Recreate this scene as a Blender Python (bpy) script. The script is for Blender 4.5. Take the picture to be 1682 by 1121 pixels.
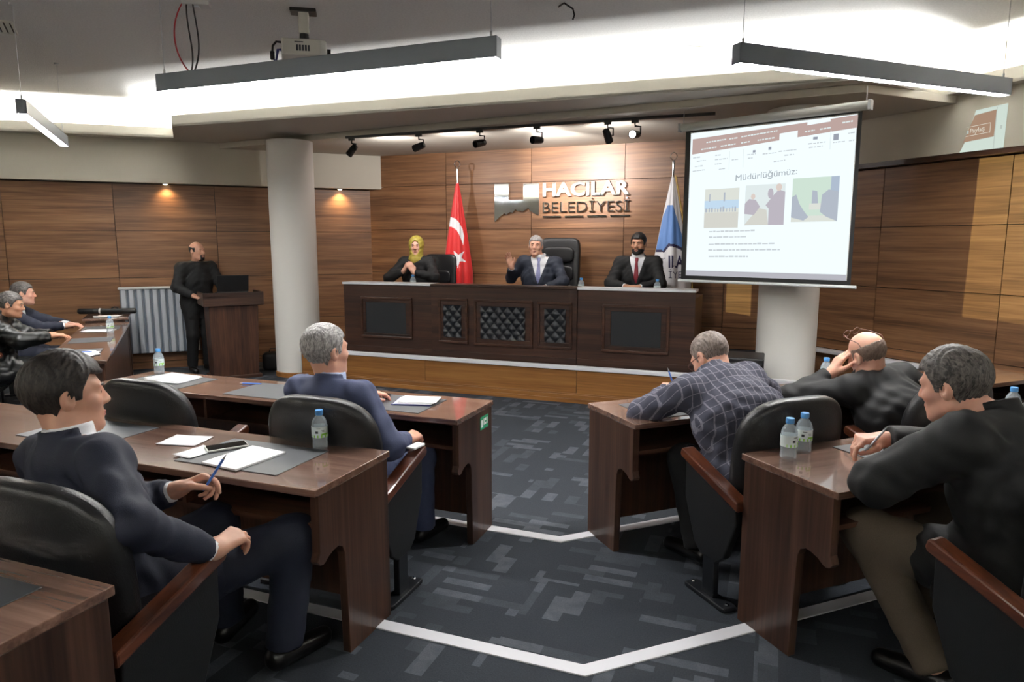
import bpy, math, random
import numpy as np
from mathutils import Vector, Matrix

for o in list(bpy.data.objects): bpy.data.objects.remove(o, do_unlink=True)
scene = bpy.context.scene
COL = scene.collection
R = math.radians
random.seed(7)

# ------------------------------------------------------------------ camera, world, exposure
cam_data = bpy.data.cameras.new('camera')
cam = bpy.data.objects.new('camera', cam_data); COL.objects.link(cam)
cam.location = (0, 0, 1.64)
cam.rotation_euler = (R(90 - 8.148), 0, 0)
cam_data.sensor_fit = 'HORIZONTAL'; cam_data.sensor_width = 36.0
cam_data.lens = 36.0 * 1121 / 1682
cam_data.clip_start = 0.05
scene.camera = cam
world = bpy.data.worlds.new('world'); scene.world = world
world.use_nodes = True
world.node_tree.nodes['Background'].inputs[0].default_value = (0.6, 0.65, 0.7, 1)
world.node_tree.nodes['Background'].inputs[1].default_value = 0.02
vs = scene.view_settings
vs.view_transform = 'Standard'; vs.look = 'None'; vs.gamma = 1.0; vs.exposure = 0.9
vs.use_curve_mapping = False
E_COVE, E_PEND, E_SPOT, E_DOWN = 195.0, 105.0, 62.0, 13.0     # lamp strengths

# ------------------------------------------------------------------ frames of the octagonal hall
# A: the stage and the rows facing it (x right, y away); B: left wall and right-hand rows; C: right wall and left-hand rows
RA, RB, RC = R(-21), R(22), R(-64)
def W(fr, x, y, z=0.0):
    c, s = math.cos(fr), math.sin(fr)
    return (c*x - s*y, s*x + c*y, z)

# ------------------------------------------------------------------ materials
def nt_new(name):
    m = bpy.data.materials.new(name); m.use_nodes = True
    n = m.node_tree.nodes; b = n['Principled BSDF']
    return m, n, m.node_tree.links, b
def setin(b, **kw):
    for k, v in kw.items():
        k = {'rough':'Roughness','metal':'Metallic','spec':'Specular IOR Level','trans':'Transmission Weight','ior':'IOR','coat':'Coat Weight','sheen':'Sheen Weight','alpha':'Alpha','sss':'Subsurface Weight'}.get(k, k)
        b.inputs[k].default_value = v
def rgb(r, g, b): # sRGB 0-255 -> linear
    f = lambda c: (c/255/12.92) if c <= 10 else ((c/255+0.055)/1.055)**2.4
    return (f(r), f(g), f(b), 1)
def plain(name, col, rough=0.5, noise=0.0, nscale=30, bump=0.0, bscale=200, **kw):
    m, n, l, b = nt_new(name)
    b.inputs['Base Color'].default_value = col
    setin(b, rough=rough, **kw)
    if noise or bump:
        tc = n.new('ShaderNodeTexCoord')
    if noise:
        t = n.new('ShaderNodeTexNoise'); t.inputs['Scale'].default_value = nscale; t.inputs['Detail'].default_value = 5
        l.new(tc.outputs['Object'], t.inputs['Vector'])
        r = n.new('ShaderNodeValToRGB')
        c0 = tuple(c*(1-noise) for c in col[:3])+(1,); c1 = tuple(min(1, c*(1+noise)) for c in col[:3])+(1,)
        r.color_ramp.elements[0].color = c0; r.color_ramp.elements[1].color = c1
        r.color_ramp.elements[0].position = .3; r.color_ramp.elements[1].position = .7
        l.new(t.outputs['Fac'], r.inputs['Fac']); l.new(r.outputs['Color'], b.inputs['Base Color'])
    if bump:
        t2 = n.new('ShaderNodeTexNoise'); t2.inputs['Scale'].default_value = bscale; t2.inputs['Detail'].default_value = 3
        l.new(tc.outputs['Object'], t2.inputs['Vector'])
        bp = n.new('ShaderNodeBump'); bp.inputs['Strength'].default_value = bump; bp.inputs['Distance'].default_value = .01
        l.new(t2.outputs['Fac'], bp.inputs['Height']); l.new(bp.outputs['Normal'], b.inputs['Normal'])
    return m
def wood(name, c_dark, c_mid, c_light, axis='X', rough=0.35, fine=1.0, coat=0.0, spec=.5):
    """veneer: grain stretched along one axis, each object shifted so that no two boards match"""
    m, n, l, b = nt_new(name)
    setin(b, rough=rough, coat=coat, spec=spec)
    if coat: b.inputs['Coat Roughness'].default_value = .06; b.inputs['Coat IOR'].default_value = 1.6
    tc = n.new('ShaderNodeTexCoord'); oi = n.new('ShaderNodeObjectInfo')
    mul = n.new('ShaderNodeMath'); mul.operation = 'MULTIPLY'; mul.inputs[1].default_value = 37.0
    l.new(oi.outputs['Random'], mul.inputs[0])
    add = n.new('ShaderNodeVectorMath'); add.operation = 'ADD'
    l.new(tc.outputs['Object'], add.inputs[0]); l.new(mul.outputs[0], add.inputs[1])
    def layer(long, cross, detail, dist):
        mp = n.new('ShaderNodeMapping')
        sc = {'X': (long, cross, cross), 'Y': (cross, long, cross), 'Z': (cross, cross, long)}[axis]
        mp.inputs['Scale'].default_value = sc
        l.new(add.outputs[0], mp.inputs['Vector'])
        t = n.new('ShaderNodeTexNoise'); t.inputs['Scale'].default_value = 1.0; t.inputs['Detail'].default_value = detail
        t.inputs['Distortion'].default_value = dist
        l.new(mp.outputs[0], t.inputs['Vector']); return t
    a = layer(.55*fine, 13*fine, 4, .6); c = layer(2.2*fine, 75*fine, 5, .3)
    mx = n.new('ShaderNodeMix'); mx.data_type = 'FLOAT'; mx.inputs[0].default_value = .42
    l.new(a.outputs['Fac'], mx.inputs[2]); l.new(c.outputs['Fac'], mx.inputs[3])
    r = n.new('ShaderNodeValToRGB')
    r.color_ramp.elements[0].position = .36; r.color_ramp.elements[0].color = c_dark
    r.color_ramp.elements[1].position = .66; r.color_ramp.elements[1].color = c_light
    e = r.color_ramp.elements.new(.5); e.color = c_mid
    l.new(mx.outputs[0], r.inputs['Fac'])
    hv = n.new('ShaderNodeHueSaturation')
    mr = n.new('ShaderNodeMapRange'); mr.inputs[3].default_value = .86; mr.inputs[4].default_value = 1.12
    l.new(oi.outputs['Random'], mr.inputs[0]); l.new(mr.outputs[0], hv.inputs['Value'])
    l.new(r.outputs['Color'], hv.inputs['Color']); l.new(hv.outputs['Color'], b.inputs['Base Color'])
    bp = n.new('ShaderNodeBump'); bp.inputs['Strength'].default_value = .06; bp.inputs['Distance'].default_value = .004
    l.new(mx.outputs[0], bp.inputs['Height']); l.new(bp.outputs['Normal'], b.inputs['Normal'])
    return m
def emit(name, col, s=1.0, display=False):
    if display: s = s/2**vs.exposure
    m = bpy.data.materials.new(name); m.use_nodes = True
    n = m.node_tree.nodes; n.remove(n['Principled BSDF'])
    e = n.new('ShaderNodeEmission'); e.inputs[0].default_value = col; e.inputs[1].default_value = s
    m.node_tree.links.new(e.outputs[0], n['Material Output'].inputs[0]); return m

def carpet_mat():
    m, n, l, b = nt_new('carpet_tiles')
    setin(b, rough=.95, spec=.15)
    tc = n.new('ShaderNodeTexCoord')
    def brick(rot, w, h, seed):
        mp = n.new('ShaderNodeMapping'); mp.inputs['Rotation'].default_value = (0, 0, rot); mp.inputs['Location'].default_value = (seed, seed*.7, 0)
        l.new(tc.outputs['Object'], mp.inputs['Vector'])
        t = n.new('ShaderNodeTexBrick'); t.inputs['Scale'].default_value = 1; t.inputs['Mortar Size'].default_value = 0
        t.inputs['Brick Width'].default_value = w; t.inputs['Row Height'].default_value = h; t.inputs['Bias'].default_value = 0
        t.inputs['Color1'].default_value = (0, 0, 0, 1); t.inputs['Color2'].default_value = (1, 1, 1, 1)
        t.offset = .37
        l.new(mp.outputs[0], t.inputs['Vector'])
        r = n.new('ShaderNodeValToRGB'); r.color_ramp.interpolation = 'CONSTANT'
        r.color_ramp.elements[0].color = (0, 0, 0, 1); r.color_ramp.elements[1].color = (1, 1, 1, 1); r.color_ramp.elements[1].position = .84
        e = r.color_ramp.elements.new(.70); e.color = (.35, .35, .35, 1)
        l.new(t.outputs['Color'], r.inputs['Fac']); return r
    b1 = brick(0, .24, .055, 0.0); b2 = brick(R(90), .21, .075, 3.3); b3 = brick(0, .5, .5, .13)
    ck = n.new('ShaderNodeTexChecker'); ck.inputs['Scale'].default_value = 2.0
    ck.inputs['Color1'].default_value = (0, 0, 0, 1); ck.inputs['Color2'].default_value = (1, 1, 1, 1)
    l.new(tc.outputs['Object'], ck.inputs['Vector'])
    mx = n.new('ShaderNodeMix'); mx.data_type = 'RGBA'
    l.new(ck.outputs['Fac'], mx.inputs[0]); l.new(b1.outputs[0], mx.inputs[6]); l.new(b2.outputs[0], mx.inputs[7])
    nz = n.new('ShaderNodeTexNoise'); nz.inputs['Scale'].default_value = 160; nz.inputs['Detail'].default_value = 4
    l.new(tc.outputs['Object'], nz.inputs['Vector'])
    nl = n.new('ShaderNodeTexNoise'); nl.inputs['Scale'].default_value = 14; nl.inputs['Detail'].default_value = 6
    l.new(tc.outputs['Object'], nl.inputs['Vector'])
    c1 = n.new('ShaderNodeMix'); c1.data_type = 'RGBA'
    c1.inputs[6].default_value = rgb(56, 60, 66); c1.inputs[7].default_value = rgb(86, 90, 97)
    ml = n.new('ShaderNodeMath'); ml.operation = 'MULTIPLY'; l.new(mx.outputs[2], ml.inputs[0]); l.new(nl.outputs['Fac'], ml.inputs[1])
    ml2 = n.new('ShaderNodeMath'); ml2.operation = 'MULTIPLY'; ml2.inputs[1].default_value = 1.7; l.new(ml.outputs[0], ml2.inputs[0])
    l.new(ml2.outputs[0], c1.inputs[0])
    hv = n.new('ShaderNodeHueSaturation'); mr = n.new('ShaderNodeMapRange'); mr.inputs[3].default_value = .62; mr.inputs[4].default_value = 1.38
    l.new(nz.outputs['Fac'], mr.inputs[0]); l.new(mr.outputs[0], hv.inputs['Value']); l.new(c1.outputs[2], hv.inputs['Color'])
    l.new(hv.outputs['Color'], b.inputs['Base Color'])
    bp = n.new('ShaderNodeBump'); bp.inputs['Strength'].default_value = .5; bp.inputs['Distance'].default_value = .005
    l.new(nz.outputs['Fac'], bp.inputs['Height']); l.new(bp.outputs['Normal'], b.inputs['Normal'])
    return m

MT = {}
MT['carpet'] = carpet_mat()
MT['wallwood'] = wood('wall_veneer', rgb(100, 68, 45), rgb(132, 93, 63), rgb(158, 116, 81), 'X', .42)
MT['stagewood'] = wood('stage_veneer', rgb(118, 76, 36), rgb(146, 98, 50), rgb(166, 116, 62), 'X', .4)
MT['darkwood'] = wood('dark_walnut', rgb(40, 25, 19), rgb(58, 37, 28), rgb(78, 51, 38), 'X', .38)
MT['darkwood_z'] = wood('dark_walnut_upright', rgb(52, 33, 25), rgb(74, 48, 36), rgb(98, 65, 48), 'Z', .38)
MT['darkframe'] = wood('walnut_frame', rgb(48, 30, 22), rgb(66, 42, 31), rgb(82, 54, 40), 'X', .32)
MT['desktop'] = wood('desk_top_veneer', rgb(88, 64, 54), rgb(118, 88, 74), rgb(142, 110, 94), 'X', .25, coat=.9)
MT['deskside'] = wood('desk_side_veneer', rgb(46, 30, 23), rgb(68, 46, 36), rgb(92, 65, 51), 'Z', .3)
MT['deskedge'] = wood('desk_shelf_veneer', rgb(58, 36, 26), rgb(80, 52, 38), rgb(100, 66, 48), 'X', .35)
MT['plaster'] = plain('cream_plaster', rgb(205, 200, 186), .85, bump=.05, bscale=60)
MT['ceiling'] = plain('textured_ceiling_paint', rgb(226, 227, 226), .9, noise=.06, nscale=60, bump=.5, bscale=110)
MT['soffit'] = plain('soffit_paint', rgb(196, 190, 178), .8)
MT['pillar'] = plain('white_pillar_paint', rgb(232, 230, 225), .5)
MT['gap'] = plain('dark_joint', rgb(40, 28, 22), .8)
MT['alu'] = plain('brushed_aluminium', rgb(200, 202, 206), .38, metal=.75)
MT['strip'] = plain('pale_metal_strip', rgb(232, 232, 238), .45)
MT['chrome'] = plain('mirror_chrome', rgb(225, 228, 232), .06, metal=1.0)
MT['black'] = plain('black_plastic', rgb(22, 22, 24), .45)
MT['blackmetal'] = plain('black_powder_coat', rgb(26, 28, 32), .4)
MT['greymetal'] = plain('graphite_profile', rgb(118, 126, 138), .4, metal=.2)
MT['leather'] = plain('black_leather', rgb(26, 26, 28), .36, bump=.15, bscale=180)
MT['leather_matt'] = plain('matt_black_vinyl', rgb(17, 18, 20), .5, bump=.1, bscale=200)
MT['tuft'] = plain('tufted_dark_leather', rgb(30, 33, 38), .34)
MT['vinylpad'] = plain('dark_panel_cloth', rgb(24, 26, 30), .6)
MT['mat'] = plain('grey_desk_pad', rgb(78, 80, 84), .42)
MT['paper'] = plain('white_paper', rgb(232, 232, 234), .8)
MT['white'] = plain('white_enamel', rgb(214, 216, 218), .4)
MT['offwhite'] = plain('off_white_plastic', rgb(206, 206, 200), .45)
MT['radiator'] = plain('radiator_enamel', rgb(196, 202, 210), .4)
MT['armwood'] = wood('armrest_wood', rgb(62, 30, 18), rgb(88, 46, 28), rgb(108, 60, 38), 'Y', .3, coat=.3)
MT['led'] = emit('led_diffuser', (1, .99, .97, 1), E_PEND)
MT['fill_led'] = emit('fill_led_dimmed', (1, .99, .97, 1), E_PEND*.3)
MT['cove'] = emit('cove_led_tape', (1, .99, .965, 1), E_COVE)
MT['warm'] = emit('warm_lens', (1, .82, .5, 1), 12)
MT['lens'] = emit('lit_spot_lens', (1, .98, 1, 1), 30)
MT['darkglass'] = plain('dark_lens_glass', rgb(20, 22, 26), .12)
MT['cap'] = plain('blue_bottle_cap', rgb(86, 152, 214), .35)
MT['label'] = plain('bottle_label', rgb(214, 226, 228), .5)
MT['green'] = plain('label_green', rgb(132, 200, 60), .5)
MT['ink'] = plain('printed_dark_ink', rgb(52, 58, 66), .6)
MT['bluepen'] = plain('blue_pen_plastic', rgb(74, 124, 214), .3)
MT['bluebook'] = plain('dark_blue_cover', rgb(40, 44, 110), .5)
MT['silver'] = plain('silver_pen_metal', rgb(170, 172, 176), .3, metal=.8)
MT['phone'] = plain('phone_glass', rgb(18, 19, 22), .08)
MT['skin'] = plain('skin', rgb(206, 156, 132), .5, noise=.07, nscale=22, sss=.12)
MT['stickergreen'] = plain('green_sticker', rgb(34, 152, 104), .5)
MT['red'] = plain('red_flag_satin', rgb(208, 30, 32), .42, sheen=.3)
MT['flagwhite'] = plain('white_flag_satin', rgb(222, 222, 226), .45, sheen=.3)
MT['flagblue'] = plain('blue_flag_print', rgb(96, 140, 206), .5)
MT['flagnavy'] = plain('navy_flag_print', rgb(34, 32, 74), .5)
MT['gold'] = plain('gold_fringe', rgb(170, 140, 60), .5)
MT['redcable'] = plain('red_cable', rgb(180, 40, 50), .5)
def water_mat():
    m, n, l, b = nt_new('clear_bottle')
    b.inputs['Base Color'].default_value = (.78, .88, .96, 1)
    setin(b, rough=.06, trans=.35, ior=1.33, alpha=.42); return m
MT['bottle'] = water_mat()

# ------------------------------------------------------------------ mesh helpers
class G:
    """collects verts and faces of one mesh"""
    def __init__(s): s.v = []; s.f = []; s.m = []
    def add(s, vs, fs, mi=0):
        o = len(s.v); s.v += [tuple(p) for p in vs]; s.f += [tuple(i+o for i in f) for f in fs]; s.m += [mi]*len(fs); return s
    def box(s, x0, x1, y0, y1, z0, z1, mi=0):
        v = [(x, y, z) for z in (z0, z1) for y in (y0, y1) for x in (x0, x1)]
        return s.add(v, [(0,2,3,1), (4,5,7,6), (0,1,5,4), (2,6,7,3), (0,4,6,2), (1,3,7,5)], mi)
    def prism(s, poly, z0, z1, axis='z', mi=0):
        """polygon (counter-clockwise) swept along an axis; x: (y,z) polygon, y: (x,z) polygon"""
        n = len(poly)
        f3 = {'z': lambda p, t: (p[0], p[1], t), 'x': lambda p, t: (t, p[0], p[1]), 'y': lambda p, t: (p[0], t, p[1])}[axis]
        v = [f3(p, z0) for p in poly]+[f3(p, z1) for p in poly]
        fs = [tuple(range(n))[::-1], tuple(range(n, 2*n))]+[(i, (i+1) % n, n+(i+1) % n, n+i) for i in range(n)]
        if axis == 'y': fs = [f[::-1] for f in fs]
        return s.add(v, fs, mi)
    def lathe(s, prof, seg=24, c=(0, 0, 0), mi=0, cap=True):
        v = []; fs = []
        for r, z in prof:
            for k in range(seg):
                t = 2*math.pi*k/seg; v.append((c[0]+r*math.cos(t), c[1]+r*math.sin(t), c[2]+z))
        for i in range(len(prof)-1):
            for k in range(seg):
                k2 = (k+1) % seg; fs.append((i*seg+k, i*seg+k2, (i+1)*seg+k2, (i+1)*seg+k))
        if cap:
            fs.append(tuple(range(seg))[::-1]); n = len(prof)-1; fs.append(tuple(n*seg+k for k in range(seg)))
        return s.add(v, fs, mi)
    def tube(s, pts, r, seg=8, mi=0):
        pts = [Vector(p) for p in pts]; rs = r if isinstance(r, (list, tuple)) else [r]*len(pts)
        v = []; fs = []; up = None
        for i, p in enumerate(pts):
            d = (pts[min(i+1, len(pts)-1)]-pts[max(i-1, 0)]).normalized()
            if up is None:
                up = Vector((0, 0, 1)) if abs(d.z) < .9 else Vector((1, 0, 0))
            a = d.cross(up).normalized(); b = a.cross(d).normalized(); up = b
            for k in range(seg):
                t = 2*math.pi*k/seg; v.append(p+(a*math.cos(t)+b*math.sin(t))*rs[i])
        n = len(pts)
        for i in range(n-1):
            for k in range(seg):
                k2 = (k+1) % seg; fs.append((i*seg+k, i*seg+k2, (i+1)*seg+k2, (i+1)*seg+k))
        fs.append(tuple(range(seg))[::-1]); fs.append(tuple((n-1)*seg+k for k in range(seg)))
        return s.add(v, fs, mi)
    def ball(s, c, rad, seg=16, rings=10, mi=0):
        rx, ry, rz = rad if isinstance(rad, (tuple, list)) else (rad,)*3
        v = [(c[0], c[1], c[2]-rz)]; fs = []
        for i in range(1, rings):
            ph = -math.pi/2+math.pi*i/rings
            for k in range(seg):
                t = 2*math.pi*k/seg; v.append((c[0]+rx*math.cos(ph)*math.cos(t), c[1]+ry*math.cos(ph)*math.sin(t), c[2]+rz*math.sin(ph)))
        v.append((c[0], c[1], c[2]+rz)); N = len(v)-1
        for k in range(seg):
            k2 = (k+1) % seg
            fs.append((0, 1+k2, 1+k)); fs.append((N, N-seg+k, N-seg+k2))
            for i in range(rings-2): fs.append((1+i*seg+k, 1+i*seg+k2, 1+(i+1)*seg+k2, 1+(i+1)*seg+k))
        return s.add(v, fs, mi)
    def sheet(s, rows, th=None, mi=0):
        """grid of points -> surface"""
        n = len(rows[0]); v = [p for r in rows for p in r]
        fs = [(i*n+j, i*n+j+1, (i+1)*n+j+1, (i+1)*n+j) for i in range(len(rows)-1) for j in range(n-1)]
        return s.add(v, fs, mi)
    def xf(s, M): s.v = [tuple(M @ Vector(p)) for p in s.v]; return s
    def mesh(s, name):
        me = bpy.data.meshes.new(name); me.from_pydata(s.v, [], s.f); 
        me.polygons.foreach_set('material_index', s.m); me.update(); return me
def ob(name, geo, mat, parent=None, loc=(0, 0, 0), rz=0.0, bevel=0.0, smooth=False, label=None, cat=None, group=None, kind=None, solid=0.0):
    me = geo.mesh(name) if isinstance(geo, G) else geo
    if mat is not None and not me.materials:
        for m in (mat if isinstance(mat, (list, tuple)) else [mat]): me.materials.append(MT[m] if isinstance(m, str) else m)
    o = bpy.data.objects.new(name, me); COL.objects.link(o)
    o.location = loc; o.rotation_euler = (0, 0, rz)
    if parent is not None: o.parent = parent
    if solid:
        md = o.modifiers.new('thickness', 'SOLIDIFY'); md.thickness = solid; md.offset = 0
    if bevel:
        md = o.modifiers.new('edge', 'BEVEL'); md.width = bevel; md.segments = 2; md.limit_method = 'ANGLE'; md.angle_limit = R(40)
    if smooth:
        me.polygons.foreach_set('use_smooth', [True]*len(me.polygons))
        if smooth != 'all': me.set_sharp_from_angle(angle=R(42))
    tag(o, label, cat, group, kind); return o
def tag(o, label=None, cat=None, group=None, kind=None):
    for k, v in (('label', label), ('category', cat), ('group', group), ('kind', kind)):
        if v: o[k] = v
    return o
def root(name, loc=(0, 0, 0), rz=0.0, label=None, cat=None, group=None):
    o = bpy.data.objects.new(name, None); COL.objects.link(o); o.empty_display_size = .1
    o.location = loc; o.rotation_euler = (0, 0, rz); return tag(o, label, cat, group)
def copy_tree(o, parent=None):
    c = o.copy(); COL.objects.link(c); c.parent = parent
    for ch in list(o.children): copy_tree(ch, c)
    return c
def text_mesh(body, size, extrude=0.0, offset=0.0, align='LEFT', spacing=1.0, res=3):
    cu = bpy.data.curves.new('lettering', 'FONT'); cu.body = body; cu.size = size; cu.extrude = extrude; cu.offset = offset
    cu.align_x = align; cu.space_character = spacing; cu.resolution_u = res
    t = bpy.data.objects.new('lettering', cu); COL.objects.link(t)
    dg = bpy.context.evaluated_depsgraph_get()
    me = bpy.data.meshes.new_from_object(t.evaluated_get(dg))
    bpy.data.objects.remove(t, do_unlink=True); return me
def fit_mesh(me, x0, x1, y0, y1):
    co = np.zeros(len(me.vertices)*3, dtype=np.float32); me.vertices.foreach_get('co', co); co = co.reshape(-1, 3)
    mn, mxx = co.min(0), co.max(0)
    co[:, 0] = x0+(co[:, 0]-mn[0])/(mxx[0]-mn[0])*(x1-x0); co[:, 1] = y0+(co[:, 1]-mn[1])/(mxx[1]-mn[1])*(y1-y0)
    me.vertices.foreach_set('co', co.ravel()); me.update(); return me
# ------------------------------------------------------------------ the hall: floor, walls, ceiling
def toA(x, y):      # world -> stage frame
    c, s = math.cos(-RA), math.sin(-RA); return (c*x - s*y, s*x + c*y)
def BtoA(p, q): return toA(*W(RB, p, q)[:2])
def CtoA(u, v): return toA(*W(RC, u, v)[:2])
SL, SR = (-5.48, 8.6), (.1, 8.6)
hall = [SL, BtoA(-4.0, 10.03), (-9.77, -3.0), (4.41, -3.0), CtoA(.1, 6.36), SR]
ob('floor', G().prism(hall, -.1, 0), 'carpet', rz=RA, kind='structure')
ob('ceiling', G().prism(hall, 3.3, 3.4), 'ceiling', rz=RA, kind='structure')
def wall_run(name, p0, p1, z0, z1, th, mat, fr):
    a, b = Vector(p0), Vector(p1); d = (b-a).normalized(); n = Vector((d.y, -d.x))
    poly = [a, b, b+n*th, a+n*th]
    ar = sum(poly[i].x*poly[(i+1) % 4].y-poly[(i+1) % 4].x*poly[i].y for i in range(4))
    if ar < 0: poly = poly[::-1]
    return ob(name, G().prism([tuple(p) for p in poly], z0, z1), mat, rz=fr, kind='structure')
# plain walls behind and beside the camera
for nm, i in (('wall_far_left', 1), ('wall_rear', 2), ('wall_far_right', 3)):
    wall_run(nm, hall[i+1], hall[i], 0, 3.3, .12, 'plaster', RA)

def panel_wall(name, fr, x_edges, z_edges, yface, ztop, mat='wallwood', back='gap', zback=0.0):
    """a dark backing with veneered panels hung on it, one object per panel"""
    w = ob(name, G().box(x_edges[0], x_edges[-1], yface+.022, yface+.16, zback, ztop), back, rz=fr, kind='structure')
    g = .0035
    cache = {}
    for x0, x1 in zip(x_edges, x_edges[1:]):
        for z0, z1 in zip(z_edges, z_edges[1:]):
            key = (round(x1-x0, 3), round(z1-z0, 3))
            if key not in cache:
                hx, hz = (x1-x0)/2-g, (z1-z0)/2-g
                cache[key] = G().box(-hx, hx, 0, .02, -hz, hz).mesh('wall_panel')
                cache[key].materials.append(MT[mat])
            o = bpy.data.objects.new('wall_panel', cache[key]); COL.objects.link(o)
            o.location = ((x0+x1)/2, yface, (z0+z1)/2); o.parent = w
    return w
wl = panel_wall('wall_left', RB, [-4.0, -3.74, -2.56, -1.38, -.2, .98, 1.86], [.09, .6, 1.2, 1.8, 2.39], 10.03, 3.3)
ob('plaster_band', G().box(-4.0, 2.3, 9.9, 10.06, 2.4, 3.3), 'plaster', parent=wl)
ob('baseboard_left', G().box(-4.0, 1.8, 10.01, 10.05, 0, .085), 'wallwood', rz=RB, kind='structure')
wb = panel_wall('wall_back', RA, [-5.5, -4.27, -3.03, -1.8, -.57, .12], [.37, .63, 1.23, 1.83, 2.43, 2.89], 8.6, 3.3)
wr = panel_wall('wall_right', RC, [-5.79, -4.61, -3.44, -2.27, -1.1, .1], [.5, .6, 1.2, 1.8, 2.38], 6.36, 3.3)
ob('lower_panel', G().box(-5.7, .1, 6.355, 6.385, .08, .46), 'wallwood', parent=wr)
ob('plaster_band', G().box(-5.95, .1, 6.27, 6.39, 2.43, 3.3), 'plaster', parent=wr)
ob('shade_gap_strip', G().box(-5.9, .1, 6.25, 6.39, 2.385, 2.43), 'darkframe', parent=wr)  # dark strip standing in for the shade under the plaster band
ob('ledge_strip', G().box(-5.4, .1, 6.27, 6.37, .455, .495), 'strip', parent=wr, bevel=.006)
ob('baseboard_right', G().box(-5.6, .1, 6.335, 6.365, 0, .085), 'wallwood', rz=RC, kind='structure')

# stage platform
st = ob('stage_platform', G().box(-5.32, .36, 6.72, 8.61, 0, .365), 'carpet', rz=RA, kind='structure')
for x0, x1 in ((-5.3, -3.62), (-3.62, -1.86), (-1.86, .34)):
    ob('front_panel', G().box(x0+.003, x1-.003, 6.70, 6.722, .1, .345), 'stagewood', parent=st)
for d, z0, z1 in ((.03, 0, .045), (.018, .045, .085), (.008, .085, .1)):
    ob('base_moulding', G().box(-5.3, .34, 6.70-d, 6.72, z0, z1), 'stagewood', parent=st, bevel=.004)
ob('stage_nosing', G().box(-5.32, .36, 6.682, 6.75, .345, .385), 'strip', parent=st, bevel=.005)

# pillars
def pillar(a, b, label):
    o = root('pillar', W(RA, a, b), 0, label, 'pillar')
    ob('shaft', G().lathe([(.272, .02), (.272, 2.86)], 48), 'pillar', parent=o, smooth=True)
    ob('base_ring', G().lathe([(.285, 0), (.285, .05), (.272, .06)], 48), 'stagewood', parent=o, smooth=True)
pillar(-5.58, 7.0, 'round white pillar between the lectern and the stage')
pillar(.13, 7.06, 'round white pillar behind the hanging projection screen')

# dropped soffit with its cove, and the lower canopy over the stage
IN = [BtoA(-4.0, 9.85), toA(-4.18, 8.70), toA(-3.79, 7.87), toA(2.86, 5.64), CtoA(-4.0, 6.15), CtoA(.1, 6.15)]
OUT = [BtoA(-4.0, 9.98), (-5.5, 8.66), (.1, 8.66), CtoA(.1, 6.34)]
def ccw(poly):
    ar = sum(poly[i][0]*poly[(i+1) % len(poly)][1]-poly[(i+1) % len(poly)][0]*poly[i][1] for i in range(len(poly)))
    return poly if ar > 0 else poly[::-1]
sof = ob('trim_1', G().prism(ccw(OUT+IN[::-1]), 2.93, 2.955), 'soffit', rz=RA, kind='structure')
lip = G(); led = G()
for p0, p1 in zip(IN, IN[1:]):
    a, b = Vector(p0), Vector(p1); d = (b-a).normalized(); n = Vector((-d.y, d.x))
    q = [a-d*.0, b+d*.0, b+n*.025, a+n*.025]
    lip.prism(ccw([tuple(v) for v in q]), 2.931, 3.05)
    back = .2 if d.length and (b-a).length > 6 else .1
    e0, e1 = a+d*.05+n*back, b-d*.05+n*back
    led.add([(e0.x, e0.y, 3.0), (e1.x, e1.y, 3.0), (e1.x+n.x*.03, e1.y+n.y*.03, 3.0), (e0.x+n.x*.03, e0.y+n.y*.03, 3.0)], [(0, 1, 2, 3)])
ob('cove_lip', lip, 'plaster', parent=sof)
ob('led_tape', led, 'cove', parent=sof)
# the same soffit and cove go on round the sides and the rear of the hall
hb = [hall[1], hall[2], hall[3], hall[4]]; ib = [IN[0], (-9.2, -2.45), (3.85, -2.45), IN[-1]]
ob('rear_soffit', G().prism(ccw(hb+ib[::-1]), 2.93, 2.955), 'soffit', parent=sof)
led2 = G(); lip2 = G()
for p0, p1 in zip(ib, ib[1:]):
    a, b = Vector(p0), Vector(p1); d = (b-a).normalized(); n = Vector((-d.y, d.x))
    if ((a+b)/2-Vector((-2.7, 3.0))).dot(n) < 0: n = -n
    lip2.prism(ccw([tuple(v) for v in (a, b, b+n*.025, a+n*.025)]), 2.931, 3.05)
    e0, e1 = a+d*.05+n*.2, b-d*.05+n*.2
    led2.add([(e0.x, e0.y, 3.0), (e1.x, e1.y, 3.0), (e1.x+n.x*.015, e1.y+n.y*.015, 3.0), (e0.x+n.x*.015, e0.y+n.y*.015, 3.0)], [(0, 1, 2, 3)])
ob('rear_cove_lip', lip2, 'plaster', parent=sof); ob('rear_led_tape', led2, 'cove', parent=sof)
can = [toA(-4.12, 9.3), toA(2.87, 5.80), toA(4.05, 6.32), (.1, 8.66), (-5.5, 8.66)]
cn = ob('trim_2', G().prism(ccw(can), 2.862, 2.93), 'soffit', rz=RA, kind='structure', bevel=.004)

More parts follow.
